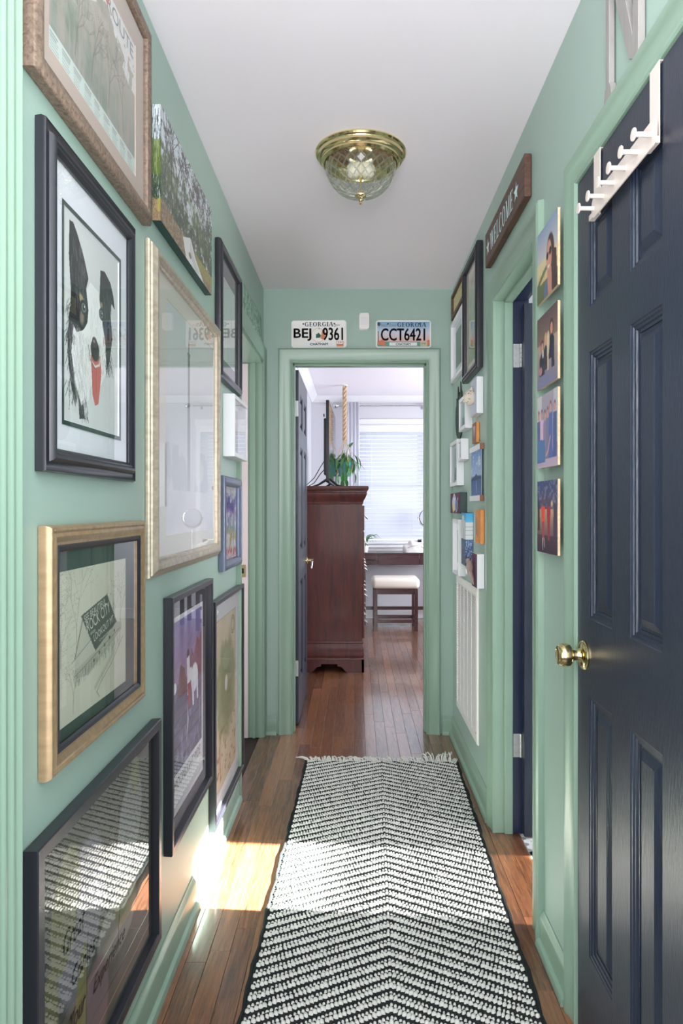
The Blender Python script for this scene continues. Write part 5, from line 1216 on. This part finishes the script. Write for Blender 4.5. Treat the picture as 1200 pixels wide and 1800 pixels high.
# hanging plant
PX, PY = -.112, 7.15
T = thing('hanging_planter', 'teal pot of trailing green leaves hung on jute rope by the curtain', 'hanging plant', Matrix.Translation((PX, PY, 0)))
po = MB().lathe([(0, 1.565), (.055, 1.565), (.06, 1.57), (.082, 1.70), (.086, 1.708), (.08, 1.708), (.078, 1.69), (0, 1.69)], 28, 'z').build('pot', 'pot', T, smooth=40)
MB().lathe([(.077, 1.688), (0, 1.694)], 20, 'z', cap=False).build('soil', 'soil', po)
mb = MB()
for k in range(3):
    ph_ = k * 2 * math.pi / 3
    mb.tube([(.016 * math.cos(ph_ + t * 26) * (1 if t < .98 else .3), .016 * math.sin(ph_ + t * 26), 1.93 + t * .57) for t in [i / 70 for i in range(71)]], .0095, 6)
mb.build('twisted_rope', 'rope', T, smooth=70, kind='stuff')
MB().lathe([(.03, 2.5), (.026, 2.492), (.008, 2.488), (0, 2.488)], 14, 'z').build('ceiling_hook', 'white', T)
mb = MB()
for k in range(4):
    a_ = k * math.pi / 2 + .4; mb.tube([(.005 * math.cos(a_), .005 * math.sin(a_), 1.94), (.05 * math.cos(a_), .05 * math.sin(a_), 1.84), (.09 * math.cos(a_), .09 * math.sin(a_), 1.71), (.075 * math.cos(a_), .075 * math.sin(a_), 1.60), (.0, 0, 1.545), (0, 0, 1.46)], .0045, 6)
mb.build('rope_cradle', 'rope', T, smooth=70, kind='stuff')
def leaf_mesh(name, L, wd):
    V = []; n = 6
    for i in range(n + 1):
        t = i / n; w_ = wd * math.sin(math.pi * min(1, t * .92 + .04)) ** .8 * (1 - .35 * t); z = -.35 * L * t * t
        V += [(-w_, L * t, z + .12 * w_), (0, L * t, z - .1 * w_), (w_, L * t, z + .12 * w_)]
    F = [(3 * i + k, 3 * i + k + 1, 3 * i + 4 + k, 3 * i + 3 + k) for i in range(n) for k in range(2)]
    me = bpy.data.meshes.new(name); me.from_pydata(V, [], F); me.materials.append(M['leaf']); me.polygons.foreach_set('use_smooth', [True] * len(me.polygons)); return me
lm = leaf_mesh('leaf', .105, .024); rl = random.Random(6)
stm = MB()
for k in range(44):
    a_ = rl.uniform(0, 6.28); rr = rl.uniform(.02, .13); z = 1.80 - rr * .9 + rl.uniform(-.03, .04)
    if k > 33: rr = rl.uniform(.09, .12); z = rl.uniform(1.52, 1.62)
    x, y = rr * math.cos(a_), rr * math.sin(a_) * .8
    stm.tube([(x * .3, y * .3, 1.69), (x * .7, y * .7, max(z + .03, 1.73)), (x, y, z)], .0018, 5)
    o = bpy.data.objects.new('leaf', lm); COL.objects.link(o); o.parent = T
    pit = rl.uniform(-1.25, -.3) if k <= 33 else -1.3
    o.matrix_local = Matrix.Translation((x, y, z)) @ Matrix.Rotation(a_ - math.pi / 2 + rl.uniform(-.5, .5), 4, 'Z') @ Matrix.Rotation(pit, 4, 'X') @ Matrix.Scale(rl.uniform(.8, 1.2), 4)
for (x, y, z, az_, pi_) in ((.10, -.05, 1.78, -1.2, -.9), (.135, -.04, 1.755, -1.3, -1.0), (.05, -.03, 1.86, -.4, .9), (.09, -.06, 1.67, -1.5, -1.4), (-.02, -.1, 1.6, 3.0, -1.4), (.01, -.1, 1.60, 3.3, -1.45)):
    stm.tube([(x * .3, y * .3, 1.69), (x * .7, y * .7, max(z + .03, 1.76)), (x, y, z)], .0018, 5)
    o = bpy.data.objects.new('leaf', lm); COL.objects.link(o); o.parent = T; o.matrix_local = Matrix.Translation((x, y, z)) @ Matrix.Rotation(az_, 4, 'Z') @ Matrix.Rotation(pi_, 4, 'X')
stm.build('stems', 'stem', T, kind='stuff')
# vanity table
VY0, VY1, VX0, VX1, VT = 7.42, 7.80, .055, .89, .768
T = thing('vanity_table', 'dark espresso vanity table with drawers under the bedroom window', 'table', Matrix.Translation(((VX0 + VX1) / 2, (VY0 + VY1) / 2, 0)))
vw, vd = (VX1 - VX0) / 2, (VY1 - VY0) / 2
for (x0, x1) in ((-vw, -.24), (-.2385, .205), (.2065, vw)): MB().box(x0, x1, -vd, vd, VT - .02, VT).build('tabletop', 'espresso', T, bevel=.002)
MB().box(-vw + .01, vw - .01, -vd + .02, vd - .01, VT - .125, VT - .02).build('apron', 'espresso', T)
for i, (x0, x1) in enumerate(((-vw + .008, -.244), (-.238, .203), (.209, vw - .008))):
    dr = MB().box(x0, x1, -vd + .006, -vd + .02, VT - .128, VT - .022).build('drawer', 'espresso', T, bevel=.002)
    if i != 1: MB().tube([((x0 + x1) / 2 - .06, -vd + .006, VT - .075), ((x0 + x1) / 2 - .06, -vd - .018, VT - .075), ((x0 + x1) / 2 + .06, -vd - .018, VT - .075), ((x0 + x1) / 2 + .06, -vd + .006, VT - .075)], .005, 6).build('handle', 'blackm', dr)
for sx in (-1, 1):
    for sy in (-1, 1): boxo('leg', 'espresso', T, sx * (vw - .03) - .02, sx * (vw - .03) + .02, sy * (vd - .03) - .02, sy * (vd - .03) + .02, 0, VT - .1, bevel=.002)
boxo('stretcher', 'espresso', T, -vw + .04, vw - .04, vd - .04, vd - .02, .115, .152, bevel=.002)
# stool
T = thing('vanity_stool', 'square dark wood stool with cream padded seat in front of the vanity', 'stool', Matrix.Translation((.405, 7.235, 0)))
sw = .225
for sx in (-1, 1):
    for sy in (-1, 1): boxo('leg', 'espresso', T, sx * (sw - .02) - .019, sx * (sw - .02) + .019, sy * .15 - .019, sy * .15 + .019, 0, .425, bevel=.002)
MB().box(-sw + .03, sw - .03, -.158, -.142, .37, .425).box(-sw + .03, sw - .03, .142, .158, .37, .425).box(-sw + .012, -sw + .028, -.14, .14, .37, .425).box(sw - .028, sw - .012, -.14, .14, .37, .425).build('apron', 'espresso', T)
for sy in (-1, 1): boxo('stretcher', 'espresso', T, -sw + .035, sw - .035, sy * .15 - .009, sy * .15 + .009, .08, .115, bevel=.002)
cu = MB().box(-sw - .018, sw + .018, -.185, .185, .425, .535).build('seat_cushion', 'cushion', T)
b = cu.modifiers.new('round', 'BEVEL'); b.width = .042; b.segments = 6; cu.data.polygons.foreach_set('use_smooth', [True] * 6)
# makeup mirror
T = thing('makeup_mirror', 'round tilting makeup mirror on a chrome stand on the vanity', 'mirror', Matrix.Translation((.79, 7.60, VT)))
MB().lathe([(0, 0), (.06, 0), (.062, .005), (.05, .012), (.01, .02), (.006, .03), (.006, .24)], 24, 'z').build('stand', 'steel', T, smooth=40)
MB().lathe([(.0, -.004), (.098, -.004), (.104, 0), (.098, .006), (.094, .004)], 40, 'y', (0, 0, .37), cap=False).build('rim', 'steel', T, smooth=40)
MB().lathe([(.094, .003), (0, .003)], 40, 'y', (0, -.008, .37), cap=False).build('mirror_glass', 'mirror', T)
MB().tube([(.11 * math.cos(a_), 0, .37 + .11 * math.sin(a_)) for a_ in [math.pi + math.pi * k / 16 for k in range(17)]], .004, 6).build('yoke', 'steel', T, smooth=60)
for s_ in (-1, 1): MB().lathe([(.005, 0), (.007, .006), (.007, .012), (0, .013)], 10, 'x').build('pivot_knob', 'steel', T, mat_l=Matrix.Translation((s_ * .106, 0, .37)) @ Matrix.Diagonal((s_, 1, 1, 1)))
# pouch
T = thing('cosmetic_pouch', 'soft white canvas pouch slumped on the vanity top', 'pouch', Matrix.Translation((.64, 7.53, VT)))
def pf_(d): return 1 + .10 * math.sin(d.x * 6 + d.z * 4) + .06 * math.sin(d.y * 9 + d.x * 5)
pb = MB()
V = []; n1, n2 = 24, 12
for i in range(n2 + 1):
    ph_ = math.pi / 2 * i / n2
    for k in range(n1):
        a_ = 2 * math.pi * k / n1; d = Vector((math.cos(ph_) * math.cos(a_), math.cos(ph_) * math.sin(a_), math.sin(ph_))); q_ = pf_(d)
        rx = .125 if d.x < 0 else .105; zz = .118 * d.z ** .9 * (1 - .25 * d.x) * q_; V.append((d.x * rx * q_, d.y * .07 * q_, max(0, zz)))
F = [(i * n1 + k, i * n1 + (k + 1) % n1, (i + 1) * n1 + (k + 1) % n1, (i + 1) * n1 + k) for i in range(n2) for k in range(n1)] + [tuple(reversed(range(n1)))]
pb.add(V, F).build('body', 'pouch', T, smooth=70)
MB().tube([(-.11, -.03, .035), (-.04, -.065, .07), (.03, -.062, .075), (.09, -.035, .05)], .003, 6).build('zip', 'steel', T, smooth=60)
# spiky plant on the vanity
T = thing('potted_grass', 'small pot of thin spiky leaves at the left end of the vanity', 'plant', Matrix.Translation((.10, 7.58, VT)))
MB().lathe([(0, 0), (.03, 0), (.04, .06), (.036, .06), (0, .055)], 18, 'z').build('pot', 'ceramic', T, smooth=40)
mb = MB()
for k in range(11):
    a_ = rl.uniform(-1.2, 1.2); ln = rl.uniform(.09, .17)
    if k == 0: a_, ln = -.2, .16
    if k == 1: a_, ln = -.6, .15
    mb.tube([(0, 0, .055), (ln * .35 * math.cos(a_), ln * .35 * math.sin(a_), .055 + ln * .75), (ln * .8 * math.cos(a_), ln * .8 * math.sin(a_), .055 + ln * .85), (ln * 1.15 * math.cos(a_), ln * 1.15 * math.sin(a_), .05 + ln * .5)], [.002, .003, .0025, .0006], 5)
mb.build('leaves', 'leaf', T, kind='stuff')
# floor register
T = thing('floor_register', 'bronze slotted floor vent beside the wall beneath the vanity', 'vent', Matrix.Translation((.40, 7.42, .0)))
MB().loops(.34, .13, [(0, 0), (0, .002), (.003, .004), (.014, .004), (.015, .001)], fill=True).build('plate', 'hinge', T)
for k in range(22):
    x = -.145 + k * .0138; MB().box(x, x + .007, -.05, .05, .0012, .0036).build('slat', 'hinge', T, fix=False)
bpy.context.view_layer.update()
print('planks', cnt, 'tris', sum(len(o.data.loop_triangles) or sum(len(p.vertices) - 2 for p in o.data.polygons) for o in bpy.data.objects if o.type == 'MESH'))
